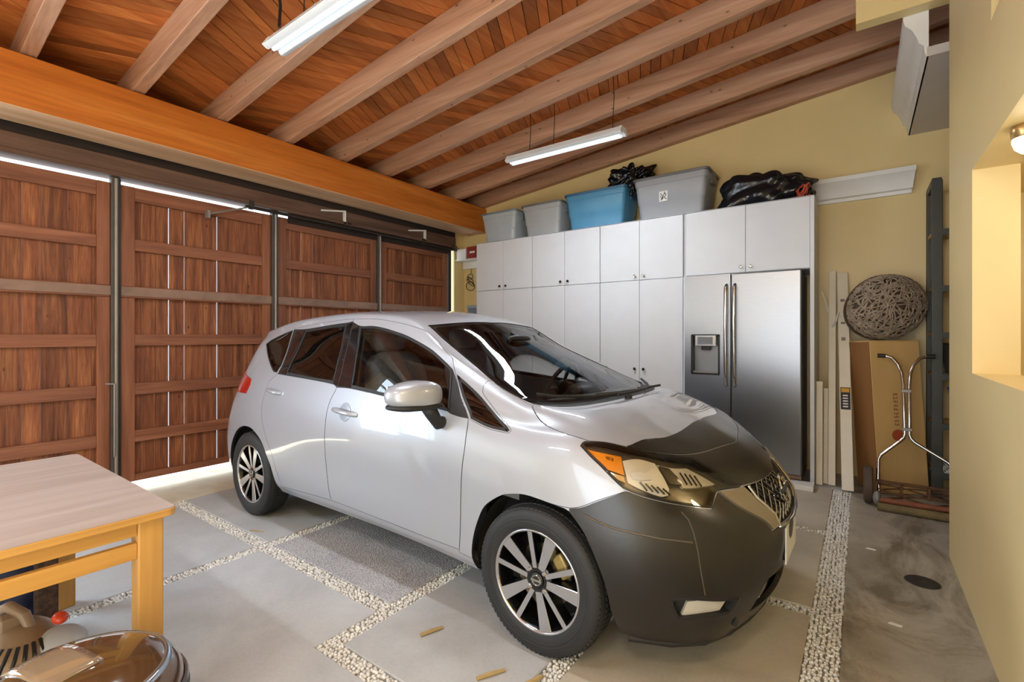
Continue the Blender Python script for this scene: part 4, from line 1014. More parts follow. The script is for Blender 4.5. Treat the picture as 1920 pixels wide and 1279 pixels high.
AMB={'amber': [(10.19, 4.824), (10.325, 4.824), (10.519, 4.893), (10.718, 4.972), (10.738, 4.547), (10.752, 4.252), (10.601, 4.261), (10.479, 4.255), (10.339, 4.513)], 'amber2': [(10.486, 4.224), (10.601, 4.206), (10.744, 4.21), (10.753, 4.01), (10.67, 4.033), (10.565, 4.108)], 'bowl1': [(10.743, 4.841), (11.012, 5.255), (11.286, 5.308), (11.379, 4.737), (11.411, 4.272), (11.361, 4.016), (11.236, 3.908), (10.983, 3.951), (10.796, 4.041), (10.766, 4.47)], 'bowl2': [(11.323, 5.28), (11.608, 5.393), (11.948, 5.712), (12.237, 5.306), (12.449, 4.945), (12.228, 4.814), (11.852, 4.581), (11.692, 4.497), (11.616, 4.919)], 'proj': [(11.357, 5.181), (11.533, 5.207), (11.646, 4.869), (11.66, 4.556), (11.449, 4.463), (11.401, 4.711)], 'bulb': [(10.839, 4.412), (11.027, 4.572), (11.185, 4.529), (11.146, 4.387), (10.965, 4.246), (10.86, 4.226)], 'ribs': [(10.961, 4.191, 11.049, 3.959), (11.043, 4.193, 11.131, 3.977), (11.127, 4.195, 11.214, 3.995), (11.211, 4.198, 11.299, 4.013), (11.297, 4.2, 11.386, 4.031), (11.726, 5.139, 11.765, 4.617), (11.821, 5.154, 11.858, 4.646), (11.916, 5.162, 11.953, 4.669), (12.013, 5.161, 12.049, 4.686)], 'code': (10.54, 4.649)}
MASKSEAM=[(11.469, 3.547), (11.541, 3.348), (11.584, 3.019), (11.627, 2.687), (11.693, 2.229), (11.773, 1.765)]
MASKFOLD=[(10.248, 2.835), (10.41, 2.779), (10.597, 2.755), (10.844, 2.775), (11.165, 2.79), (11.563, 2.816)]
HANDF=(6.099,4.079,6.515,4.041,1)
HANDR=(4.495,4.222,4.876,4.192,0)
MIRC=(-0.625,0.955,1.062)
MIRB=(-0.576,0.84,0.919)

SU = 3.0     # metric stretch of u against v for triangulating

def resample(poly, step=.16):
    out = []
    n = len(poly)
    for i in range(n):
        a = np.array(poly[i]); b = np.array(poly[(i + 1) % n])
        d = math.hypot((b[0] - a[0]) * SU, b[1] - a[1]); k = max(1, int(math.ceil(d / step)))
        for j in range(k): out.append(tuple(a + (b - a) * j / k))
    return out
def area2(p):
    p = np.array(p); x, y = p[:, 0], p[:, 1]
    return .5 * float(np.sum(x * np.roll(y, -1) - np.roll(x, -1) * y))
def smoothed(poly, k=4, keep=32):
    """round the gentle corners of an outline, keep the sharp ones and the centre line"""
    n = len(poly); P = [np.array((a * SU, b)) for a, b in poly]; out = []
    sharp = []
    for i in range(n):
        d0 = P[i] - P[i - 1]; d1 = P[(i + 1) % n] - P[i]
        an = abs(math.degrees(math.atan2(d0[0] * d1[1] - d0[1] * d1[0], d0 @ d1)))
        c = poly[i][1] >= NV - .001 or poly[i][0] >= NU - .001 or poly[i][1] <= .001
        sharp.append(an > keep or c)
    for i in range(n):
        p0, p1, p2, p3 = P[i - 1], P[i], P[(i + 1) % n], P[(i + 2) % n]
        t1 = (p2 - p1) if sharp[i] else (p2 - p0) * .5 
        t2 = (p2 - p1) if sharp[(i + 1) % n] else (p3 - p1) * .5
        L = np.linalg.norm(p2 - p1)
        for t in (t1, t2):
            l = np.linalg.norm(t)
            if l > 1e-9: t *= min(1, L / l)
        for j in range(k):
            s = j / k
            q = (2 * s**3 - 3 * s**2 + 1) * p1 + (s**3 - 2 * s**2 + s) * t1 + (-2 * s**3 + 3 * s**2) * p2 + (s**3 - s**2) * t2
            out.append((min(max(q[0] / SU, 0), NU), min(max(q[1], 0), NV)))
    return out
def inset(poly, d):
    """move an outline inwards over the surface by d metres; centre-line and bottom points stay"""
    if area2(poly) < 0: poly = poly[::-1]
    P = np.array(poly); n = len(P)
    e = .01
    Q = S(P[:, 0], P[:, 1])
    Su = (S(P[:, 0] + e, P[:, 1]) - S(P[:, 0] - e, P[:, 1])) / (2 * e); Sv = (S(P[:, 0], P[:, 1] + e) - S(P[:, 0], P[:, 1] - e)) / (2 * e)
    T = np.roll(Q, -1, 0) - np.roll(Q, 1, 0); T /= np.linalg.norm(T, axis=1, keepdims=True) + 1e-12
    out = []
    for i in range(n):
        if P[i, 1] >= NV - .001 or P[i, 0] >= NU - .001 or P[i, 1] <= .001: out.append(tuple(P[i])); continue
        nn = np.cross(Su[i], Sv[i]); nn /= np.linalg.norm(nn) + 1e-12
        dirv = np.cross(nn, T[i]) * d
        A = np.stack([Su[i], Sv[i]], 1)
        du, *_ = np.linalg.lstsq(A, dirv, rcond=None)
        out.append((P[i, 0] + float(np.clip(du[0], -.1, .1)), P[i, 1] + float(np.clip(du[1], -.3, .3))))
    return out
def inside(pts, poly):
    x, y = pts[:, 0], pts[:, 1]; r = np.zeros(len(pts), bool)
    n = len(poly); j = n - 1
    for i in range(n):
        xi, yi = poly[i]; xj, yj = poly[j]
        c = ((yi > y) != (yj > y))
        with np.errstate(divide='ignore', invalid='ignore'):
            r ^= c & (x < (xj - xi) * (y - yi) / (yj - yi + 1e-15) + xi)
        j = i
    return r
def triangulate(outer, holes, gu=.09, gv=.22):
    polys = [resample(outer)] + [resample(h) for h in holes]
    V = []; Ed = []
    for p in polys:
        o = len(V); n = len(p)
        V += [Vector((a * SU, b)) for a, b in p]; Ed += [(o + i, o + (i + 1) % n) for i in range(n)]
    us = [p[0] for p in outer]; vs = [p[1] for p in outer]
    gx, gy = np.meshgrid(np.arange(min(us) + gu / 2, max(us), gu), np.arange(min(vs) + gv / 2, max(vs), gv))
    g = np.stack([gx.ravel(), gy.ravel()], 1)
    ok = inside(g, outer)
    for h in holes: ok &= ~inside(g, h)
    # keep clear of the outline
    bnd = np.array([(v.x, v.y) for v in V])
    g = g[ok]
    if len(g):
        gs = g * np.array([SU, 1])
        keep = np.ones(len(g), bool)
        for i in range(0, len(gs), 400):
            d = ((gs[i:i + 400, None, :] - bnd[None]) ** 2).sum(-1).min(1); keep[i:i + 400] = d > (.09) ** 2
        V += [Vector(p) for p in gs[keep]]
    r = geometry.delaunay_2d_cdt(V, Ed, [], 0, 1e-5)
    ov = np.array([(p.x / SU, p.y) for p in r[0]]); fs = np.array([f for f in r[2] if len(f) == 3])
    cen = ov[fs].mean(1)
    ok = inside(cen, outer)
    for h in holes: ok &= ~inside(cen, h)
    fs = fs[ok]
    used, inv_ = np.unique(fs, return_inverse=True)
    return ov[used], inv_.reshape(-1, 3)
def panel(name, outer, mat, parent, holes=(), gap=.0, lift=0.0, thick=.018, side='near', gu=.09, gv=.22, raw=False):
    """a body panel trimmed out of the patch; side: near / far / both (joined over the centre line)"""
    o = inset(smoothed(outer) if not raw else outer, gap) if gap else (smoothed(outer) if not raw else list(outer))
    hs = [smoothed(h) for h in holes]
    uv, F_ = triangulate(o, hs, gu, gv)
    P = S(uv[:, 0], uv[:, 1]); N = SN(uv[:, 0], uv[:, 1])
    if lift: P = P + N * lift
    # outward winding
    a, b, c = P[F_[:, 0]], P[F_[:, 1]], P[F_[:, 2]]
    fl = (np.cross(b - a, c - a) * N[F_[:, 0]]).sum(1) < 0
    F_[fl] = F_[fl][:, ::-1]
    edges = {}
    for f in F_:
        for i in range(3):
            e = (int(f[i]), int(f[(i + 1) % 3])); k = tuple(sorted(e)); edges[k] = None if k in edges else e
    rim = [e for e in edges.values() if e is not None and not (P[e[0], 1] < 1e-4 and P[e[1], 1] < 1e-4)]
    V = P.tolist(); Fs = F_.tolist()
    if thick:
        for (i, j) in rim:
            k = len(V); V += [P[i].tolist(), P[j].tolist(), (P[j] - N[j] * thick).tolist(), (P[i] - N[i] * thick).tolist()]
            Fs.append([k + 1, k, k + 3, k + 2])
    V = np.array(V)
    parts = []
    def mesh(sgn):
        W = V.copy(); W[:, 1] *= sgn
        ff = Fs if sgn > 0 else [list(reversed(f)) for f in Fs]
        return W, ff
    if side == 'near': W, ff = mesh(-1)
    elif side == 'far': W, ff = mesh(1)
    else:
        W1, f1 = mesh(-1); W2, f2 = mesh(1)
        W = np.concatenate([W1, W2]); ff = f1 + [[i + len(W1) for i in f] for f in f2]
    mb = MB(); mb.v = W.tolist(); mb.f = ff
    me = bpy.data.meshes.new(name); me.from_pydata(mb.v, [], mb.f)
    if side == 'both':
        bm = bmesh.new(); bm.from_mesh(me)
        cv = [v for v in bm.verts if abs(v.co.y) < 1e-4]
        bmesh.ops.remove_doubles(bm, verts=cv, dist=2e-4); bm.to_mesh(me); bm.free()
    me.polygons.foreach_set('use_smooth', [True] * len(me.polygons))
    me.set_sharp_from_angle(angle=math.radians(50))
    me.materials.append(mat)
    if mat is M_PAINT:
        me.materials.append(M_MATT)
        nf, nt_ = len(F_), len(Fs)
        idx = [0 if (i % nt_) < nf else 1 for i in range(len(me.polygons))]
        if len(me.polygons) in (nt_, 2 * nt_): me.polygons.foreach_set('material_index', idx)
    ob = bpy.data.objects.new(name, me); COL.objects.link(ob); ob.parent = parent
    return ob
def sp(u, v, lift=0.0, side=-1):
    p = S(np.array(float(u)), np.array(float(v))); n = SN(np.array(float(u)), np.array(float(v)))
    q = p + n * lift
    return Vector((q[0], side * q[1], q[2]))
GAP = .0022
LOWIN = [(12.7, .85), (14, .75), (14, 1.55), (13.0, 1.6)]
DOM = [(0, 0), (NU, 0), (NU, NV), (0, NV)]
rearwin = [(0, 5.25), (.9, 5.25), (1.75, 5.3), (2.0, 5.8), (1.95, 6.9), (1.6, 7.3), (0, 7.4)]
holes = [OUT[k] for k in ('front_door', 'rear_door', 'q_glass', 'fender', 'tri', 'headlight', 'hood', 'nose', 'grille', 'vpanel', 'bumper', 'ws', 'cowl', 'farch', 'rarch', 'tail')]
panel('body_shell', DOM, M_PAINT, car, holes=holes + [rearwin, [(10.3, 0), (11.2, 0), (11.2, .6), (10.75, 1.6), (10.3, 1.6)]], thick=.02, side='both', gu=.08, gv=.2, raw=True)
panel('windscreen', OUT['ws'], M_GLF, car, gap=.004, lift=-.003, thick=0, side='both')
panel('windscreen_surround', OUT['ws'], M_MATT, car, gap=.0005, lift=-.007, thick=0, side='both', holes=[inset(smoothed(OUT['ws']), .028)])
panel('cowl', OUT['cowl'], M_MATT, car, gap=.001, lift=-.012, thick=.02, side='both')
panel('rear_window', rearwin, M_GLT, car, gap=.004, lift=-.003, thick=0, side='both')
panel('hood', OUT['hood'], M_PAINT, car, gap=GAP, side='both')
panel('hood_mask', OUT['hoodbra'], M_BRA, car, lift=.005, thick=.006, side='both')
panel('nose_mask', OUT['nose'], M_BRA, car, gap=.001, lift=.004, thick=.01, side='both')
panel('front_bumper', OUT['bumper'], M_BRA, car, gap=.001, lift=.003, thick=.02, side='both', holes=[OUT['fog'], LOWIN])
lg = panel('lower_grille', LOWIN, M_MATT, car, lift=-.035, thick=0, side='both')
for sd, sg in (('near', -1), ('far', 1)):
    panel('fender', OUT['fender'], M_PAINT, car, gap=GAP, side=sd)
    d = panel('front_door', OUT['front_door'], M_PAINT, car, gap=GAP, side=sd, holes=[OUT['fd_open']])
    panel('window_frame', OUT['fd_open'], M_MATT, d, gap=.0004, lift=-.003, thick=.01, side=sd, holes=[OUT['fd_glass']])
    panel('window_glass', OUT['fd_glass'], M_GLD, d, gap=.003, lift=-.004, thick=0, side=sd)
    panel('window_seal', OUT['fd_glass'], M_MATT, d, gap=.0002, lift=.0005, thick=.012, side=sd, holes=[inset(smoothed(OUT['fd_glass']), .011)])
    panel('pillar_trim', OUT['fd_trim'], M_TRIM, d, gap=.001, lift=-.001, side=sd)
    panel('mirror_triangle', OUT['fd_black'], M_MATT, d, gap=.001, lift=0, side=sd)
    r = panel('rear_door', OUT['rear_door'], M_PAINT, car, gap=GAP, side=sd, holes=[OUT['rd_open']])
    panel('window_frame', OUT['rd_open'], M_MATT, r, gap=.0004, lift=-.003, thick=.01, side=sd, holes=[OUT['rd_glass']])
    panel('window_glass', OUT['rd_glass'], M_GLT, r, gap=.003, lift=-.004, thick=0, side=sd)
    panel('window_seal', OUT['rd_glass'], M_MATT, r, gap=.0002, lift=.0005, thick=.012, side=sd, holes=[inset(smoothed(OUT['rd_glass']), .010)])
    panel('pillar_trim', OUT['rd_trim'], M_TRIM, r, gap=.001, lift=-.001, side=sd)
    panel('pillar_trim', OUT['rd_trim2'], M_TRIM, r, gap=.001, lift=-.001, side=sd)
    q = panel('quarter_window', OUT['q_glass'], M_GLT, car, gap=.002, lift=-.003, thick=0, side=sd)
    panel('window_seal', OUT['q_glass'], M_MATT, q, gap=.0002, lift=.0005, thick=.012, side=sd, holes=[inset(smoothed(OUT['q_glass']), .009)])
    q = panel('front_quarter_window', OUT['tri'], M_GLT, car, gap=.003, lift=-.002, thick=0, side=sd)
    panel('window_seal', OUT['tri'], M_MATT, q, gap=.0002, lift=.001, thick=.014, side=sd, holes=[inset(smoothed(OUT['tri']), .014)])
    panel('tail_light', OUT['tail'], M_RED, car, gap=.001, lift=.004, thick=.02, side=sd)
    # headlamp: clear lens over a dark bowl with reflectors and an amber marker
    hl = panel('headlight', OUT['headlight'], M_LENS, car, gap=.0025, lift=.004, thick=.006, side=sd)
    panel('bezel', OUT['headlight'], M_BEZ, hl, gap=.001, lift=-.030, thick=0, side=sd)
    panel('lamp_rim', OUT['headlight'], M_MATT, hl, gap=.0005, lift=.003, thick=.02, side=sd, holes=[inset(smoothed(OUT['headlight']), .010)])
    panel('amber_marker', AMB['amber'], M_AMBER, hl, lift=-.004, thick=.01, side=sd)
    panel('amber_lower', AMB['amber2'], plain('amber_pale', (196, 150, 70), .2, coat=1) if sd == 'near' else bpy.data.materials['amber_pale'], hl, lift=-.004, thick=.01, side=sd)
    panel('inner_bowl', AMB['bowl1'], M_REFL, hl, lift=-.012, thick=.016, side=sd)
    panel('inner_bowl', AMB['bowl2'], M_REFL, hl, lift=-.014, thick=.014, side=sd)
    panel('projector_box', AMB['proj'], plain('lamp_dark_chrome', (96, 88, 74), .2, .8) if sd == 'near' else bpy.data.materials['lamp_dark_chrome'], hl, lift=-.006, thick=.012, side=sd)
    panel('bulb_plate', AMB['bulb'], M_WHITE, hl, lift=-.004, thick=.008, side=sd)
    mb = MB()
    for (a0, a1, b0, b1) in AMB['ribs']: mb.tube([sp(a0, a1, -.006, sg), sp((a0 + b0) / 2, (a1 + b1) / 2, -.005, sg), sp(b0, b1, -.006, sg)], .0035, 5)
    mb.build('reflector_rib', M_RIMB, hl, local=True)
    vp = panel('grille_wing', OUT['vpanel'], plain('satin_grey_wing', (150, 140, 122), .35, .5) if sd == 'near' else bpy.data.materials['satin_grey_wing'], car, gap=.002, lift=.008, thick=.02, side=sd)
    # fog lamp
    fo = panel('fog_lamp', OUT['fog'], M_MATT, car, gap=.001, lift=-.022, thick=0, side=sd)
    panel('fog_surround', OUT['fog'], M_MATT, fo, gap=.0, lift=.003, thick=.026, side=sd, holes=[inset(smoothed(OUT['fog']), .012)])
    panel('lamp_glass', OUT['foglamp'], plain('fog_glass', (206, 202, 190), .15, .3, coat=1) if sd == 'near' else bpy.data.materials['fog_glass'], fo, lift=-.008, thick=.012, side=sd)
# amber lamp code print
mb = MB()
ac = sp(*AMB['code']); ax = (sp(AMB['code'][0] + .06, AMB['code'][1]) - ac).normalized(); az = (sp(AMB['code'][0], AMB['code'][1] + .2) - ac).normalized(); an = ax.cross(az).normalized()
if an.y > 0: an = -an
for k in range(4):
    for (x0, z0, x1, z1) in ((0, 0, 0, 1), (.6, 0, .6, 1), (0, 0, .6, 0), (0, .5, .6, .5), (0, 1, .6, 1)):
        if (k + int(x0 * 10 + z1 * 4)) % 4 == 0: continue
        A = ac + ax * ((k * 1.0 + x0) * .009 - .016) + az * (z0 * .011) + an * -.002; Bp = ac + ax * ((k * 1.0 + x1) * .009 - .016) + az * (z1 * .011) + an * -.002
        mb.tube([A, Bp], .0009, 4)
mb.build('marker_code', M_MATT, [o for o in bpy.data.objects if o.name.startswith('headlight')][0], local=True)

# ---- grille with lattice and emblem
g = panel('grille', OUT['grille'], M_BLACK, car, gap=.001, lift=-.030, thick=0, side='both')
mb = MB()
for i in range(-9, 10):
    for sgn in (-1, 1):
        pts = []
        for k in range(13):
            s_ = k / 12; vv_ = 2.8 + 2.1 * s_
            wy = i * .055 + sgn * (s_ - .5) * .22
            # half-width of the opening at this height
            lim = np.interp(vv_, [2.8, 3.3, 4.2, 4.85], [.18, .22, .28, .30])
            if abs(wy) > lim: 
                if len(pts) > 1: mb.tube(pts, .0045, 4)
                pts = []; continue
            uu_ = NU - abs(wy) / .32
            p = sp(uu_, vv_, -.012, 1); pts.append((p.x, wy, p.z))
        if len(pts) > 1: mb.tube(pts, .0045, 4)
mb.build('lattice', M_CHROME, g, local=True)
mb = MB(); em = sp(NU, 4.1, .012)
Me = Matrix.Translation(em) @ Matrix.Rotation(math.radians(90 - 18), 4, 'Y')
mb.lathe([(.050, -.006), (.062, 0), (.064, .006), (.058, .011), (.048, .008), (.046, 0)], 32, Me)
mb.box(-.012, .012, -.078, .078, .002, .013, M=Me)
mb.build('emblem', M_CHROME, car, smooth=True, local=True)
# chrome edge of the grille
mb = MB()
for sg in (-1, 1):
    mb.tube([sp(u_, v_, .010, sg) for u_, v_ in [(13.10, 4.72), (13.10, 4.2), (13.24, 3.3), (13.29, 2.85)]], .006, 6)
mb.tube([sp(13.29, 2.83, .010, -1), sp(13.6, 2.75, .012, -1), sp(14, 2.72, .012, -1), sp(13.6, 2.75, .012, 1), sp(13.29, 2.83, .010, 1)], .006, 6)
mb.build('grille_edge', M_CHROME, car, smooth=True, local=True)
# number plate and its mount
B(.836, .842, -.145, .145, .36, .52).build('number_plate', M_WHITE, car, local=True, bevel=.003)
B(.795, .836, -.12, .12, .37, .50).build('plate_mount', M_MATT, car, local=True)
# seams of the mask and lower lip
M_PIPE = plain('mask_piping', (84, 76, 66), .35)
for sg in (-1, 1):
    MB().tube([sp(u_, v_, .004, sg) for u_, v_ in MASKSEAM], .0028, 5).build('mask_seam', M_PIPE, car, smooth=True, local=True)
    MB().tube([sp(u_, v_, .004, sg) for u_, v_ in MASKFOLD], .004, 5).build('mask_fold', M_PIPE, car, smooth=True, local=True)
mb = MB()
lp = [(10.9, .02), (11.5, .02), (12, .02), (12.5, .02), (13, .02), (13.5, .02), (14, .02)]
L1 = [sp(u_, v_, 0, -1) for u_, v_ in lp] + [sp(u_, v_, 0, 1) for u_, v_ in lp[::-1][1:]]
mb.tube([p + Vector((-.01, 0, -.004)) for p in L1], .016, 6); mb.build('lower_lip', M_MATT, car, smooth=True, local=True)

# ---- interior
cab = panel('interior_trim', [(3.2, 2.6), (9.2, 2.6), (9.2, 6.9), (8.2, 7.2), (3.0, 7.2), (2.4, 6.0)], M_INT, car, lift=-.05, thick=0, side='near', holes=[OUT['fd_glass'], OUT['rd_glass'], OUT['q_glass'], OUT['tri']], raw=True)
panel('interior_trim', [(3.2, 2.6), (9.2, 2.6), (9.2, 6.9), (8.2, 7.2), (3.0, 7.2), (2.4, 6.0)], M_INT, car, lift=-.05, thick=0, side='far', holes=[OUT['fd_glass'], OUT['rd_glass'], OUT['q_glass'], OUT['tri']], raw=True)
panel('headliner', [(3.0, 7.2), (7.1, 7.2), (7.25, 8.0), (7.2, 9), (2.5, 9)], M_HEADL, car, lift=-.03, thick=0, side='both', raw=True)
B(-2.95, .2, -.74, .74, .24, .30).build('floor_pan', M_BLACK, car, local=True)
B(.2, .72, -.5, .5, .22, .60).build('engine_block', M_BLACK, car, local=True)
B(-.45, .12, -.62, .62, .30, .86).build('firewall', M_BLACK, car, local=True)
B(-3.2, -2.95, -.6, .6, .28, .9).build('rear_bulkhead', M_BLACK, car, local=True)
# dashboard
mb = MB(); dprof = [(-.50, .80), (-.52, .90), (-.42, .965), (-.20, .995), (.02, 1.0), (.02, .8)]
mb.prism(dprof, lambda p: (p[0], .66, p[1]), lambda p: (p[0], -.66, p[1])); dash = mb.build('dashboard', M_INT, car, smooth=True, local=True, bevel=.02, seg=3)
mb = MB(); mb.ellipsoid((-.40, .36, .985), (.12, .16, .055)); mb.build('instrument_hood', M_BLACK, dash, smooth='all', local=True)
# steering wheel on the far (left) side
Ms = Matrix.Translation((-.60, .36, .99)) @ Matrix.Rotation(math.radians(-65), 4, 'Y')
sw = MB().tube([Ms @ Vector((.18 * math.cos(a * math.pi / 16), .18 * math.sin(a * math.pi / 16), 0)) for a in range(32)], .015, 8, closed=True).build('steering_wheel', M_BLACK, car, smooth=True, local=True)
mb = MB(); mb.ellipsoid((0, 0, 0), (.06, .07, .03)); mb.v = [tuple(Ms @ Vector(p)) for p in mb.v]; mb.build('hub', M_BLACK, sw, smooth='all', local=True)
for a in (0, math.pi, -math.pi / 2): MB().tube([Ms @ Vector((.05 * math.cos(a), .05 * math.sin(a), 0)), Ms @ Vector((.18 * math.cos(a), .18 * math.sin(a), 0))], .012, 6).build('spoke', M_BLACK, sw, local=True)
# mirror inside
mb = MB(); mb.ellipsoid((-.70, .0, 1.315), (.025, .125, .038), e=.7); mb.build('rear_view_mirror', M_BLACK, car, smooth='all', local=True)
MB().tube([(-.70, 0, 1.335), (-.76, 0, 1.375)], .012, 6).build('mirror_stem', M_BLACK, car, local=True)
# seats
def seat(x, y):
    mb = MB(); mb.ellipsoid((x + .05, y, .60), (.27, .25, .11), e=.5); s = mb.build('front_seat', M_SEAT, car, smooth='all', local=True)
    Mr = Matrix.Translation((x - .28, y, .92)) @ Matrix.Rotation(math.radians(-16), 4, 'Y')
    mb = MB(); mb.ellipsoid((0, 0, 0), (.085, .245, .33), e=.55); mb.v = [tuple(Mr @ Vector(p)) for p in mb.v]; mb.build('backrest', M_SEAT, s, smooth='all', local=True)
    mb = MB(); mb.ellipsoid((.0, 0, .42), (.055, .13, .09), e=.6); mb.v = [tuple(Mr @ Vector(p)) for p in mb.v]; mb.build('headrest', M_SEAT, s, smooth='all', local=True)
    for dy in (-.05, .05): MB().tube([Mr @ Vector((0, dy, .30)), Mr @ Vector((0, dy, .36))], .008, 6).build('headrest_post', M_STEEL, s, local=True)
seat(-1.15, -.37); seat(-1.15, .37)
mb = MB(); mb.ellipsoid((-2.0, 0, .60), (.27, .62, .11), e=.45); rs = mb.build('rear_seat', M_SEAT, car, smooth='all', local=True)
Mr = Matrix.Translation((-2.30, 0, .92)) @ Matrix.Rotation(math.radians(-20), 4, 'Y')
mb = MB(); mb.ellipsoid((0, 0, 0), (.09, .62, .30), e=.45); mb.v = [tuple(Mr @ Vector(p)) for p in mb.v]; mb.build('backrest', M_SEAT, rs, smooth='all', local=True)
for y in (-.38, .38):
    mb = MB(); mb.ellipsoid((0, y, .36), (.05, .12, .08), e=.6); mb.v = [tuple(Mr @ Vector(p)) for p in mb.v]; mb.build('headrest', M_SEAT, rs, smooth='all', local=True)
# shelf of papers under the windscreen edge
# ---- wipers
def wiper(pts, lab):
    o = MB().tube([sp(u_, v_, .030, s_) for u_, v_, s_ in pts], .0075, 6).build('wiper', M_MATT, car, smooth=True, local=True)
    a, b = pts[-1], pts[len(pts) // 2]
    return o
wiper([(9.55, 8.75, -1), (9.3, 8.35, -1), (9.1, 7.98, -1), (8.98, 7.75, -1)], 0)
wiper([(9.70, 8.2, 1), (9.5, 8.6, 1), (9.4, 8.95, 1), (9.30, 8.7, -1), (9.22, 8.45, -1)], 0)
wiper([(9.62, 8.55, -1), (9.60, 8.9, -1), (9.50, 8.75, 1), (9.25, 8.35, 1), (9.05, 8.0, 1)], 0)
MB().lathe([(0, 0), (.02, 0), (.018, .018), (0, .022)], 14, Matrix.Translation(sp(9.55, 8.75, -.002))).build('wiper_pivot', M_MATT, car, smooth=True, local=True)

M_CUP = plain('handle_cup_shade', (128, 132, 140), .3, .2, coat=.8)  # darker grey paints in the shade of the handle recess
# ---- door handles
for dn, (u0, v0, u1, v1, ext) in {'front_door': HANDF, 'rear_door': HANDR}.items():
    for o in [o for o in bpy.data.objects if o.parent == car and o.name.split('.')[0] == dn]:
        sg = -1 if sum(v.co.y for v in o.data.vertices) < 0 else 1
        A, Bq = sp(u0, v0, .012, sg), sp(u1, v1, .012, sg)
        d = (Bq - A)
        pts = [sp(u0, v0, -.004, sg), A + d * .06, A + d * .3 + Vector((0, sg * .010, 0)), A + d * .7 + Vector((0, sg * .010, 0)), A + d * .94, sp(u1, v1, -.004, sg)]
        MB().tube(pts, [.012, .0135, .0145, .0145, .0135, .012], 10).build('door_handle', M_PAINT if dn == 'front_door' else M_PAINT, o, smooth=True, local=True)
        if ext:
            c = sp((u0 + u1) / 2, (v0 + v1) / 2, 0, sg); n = SN(np.array((u0 + u1) / 2), np.array((v0 + v1) / 2)); n = Vector((n[0], sg * n[1], n[2]))
            Mc = Matrix.Translation(c) @ n.to_track_quat('Z', 'Y').to_matrix().to_4x4()
            MB().lathe([(.056, -.002), (.054, .0025), (.03, .0032), (0, .0034)], 28, Mc).build('handle_cup', M_CUP, o, smooth=True, local=True)

# ---- exterior mirrors
for sg in (-1, 1):
    c = Vector((MIRC[0], sg * MIRC[1], MIRC[2]))
    mb = MB(); mb.ellipsoid((0, 0, 0), (.088, .128, .072), None, 32, 20, .72)
    vs = []
    for p in mb.v:
        q = Vector(p); k = q.y / .128
        q.z *= 1 - .22 * max(0, -k * 1.0); q.x *= 1 - .12 * abs(k); q.x += -.03 * k if False else 0
        q.x -= .035 * (-k)
        q.z = max(q.z, -.048)
        vs.append((c.x + q.x, c.y + (q.y if sg < 0 else -q.y), c.z + q.z))
    mb.v = vs; mr = mb.build('side_mirror', M_PAINT, car, smooth='all', local=True)
    mb = MB(); mb.ellipsoid((0, 0, 0), (.086, .120, .020), None, 28, 10, .72); mb.v = [(c.x + p[0] + .035 * (p[1] if sg < 0 else p[1]) / .128 * (1 if sg < 0 else 1), c.y + (p[1] if sg < 0 else -p[1]), c.z - .052 + p[2]) for p in mb.v]; mb.build('lower_shell', M_MATT, mr, smooth='all', local=True)
    a = c + Vector((.045, sg * -.05, -.05)); bq = Vector((MIRB[0], sg * MIRB[1], MIRB[2]))
    MB().tube([a, a.lerp(bq, .35) + Vector((0, 0, -.008)), a.lerp(bq, .75) + Vector((0, 0, -.006)), bq, bq + Vector((.0, -sg * .03, 0))], [.040, .034, .030, .034, .03], 12).build('mirror_foot', M_MATT, mr, smooth='all', local=True)
    MB().box(c.x - .092, c.x - .086, c.y - .09, c.y + .09, c.z - .04, c.z + .045).build('mirror_glass', M_CHROME, mr, local=True)

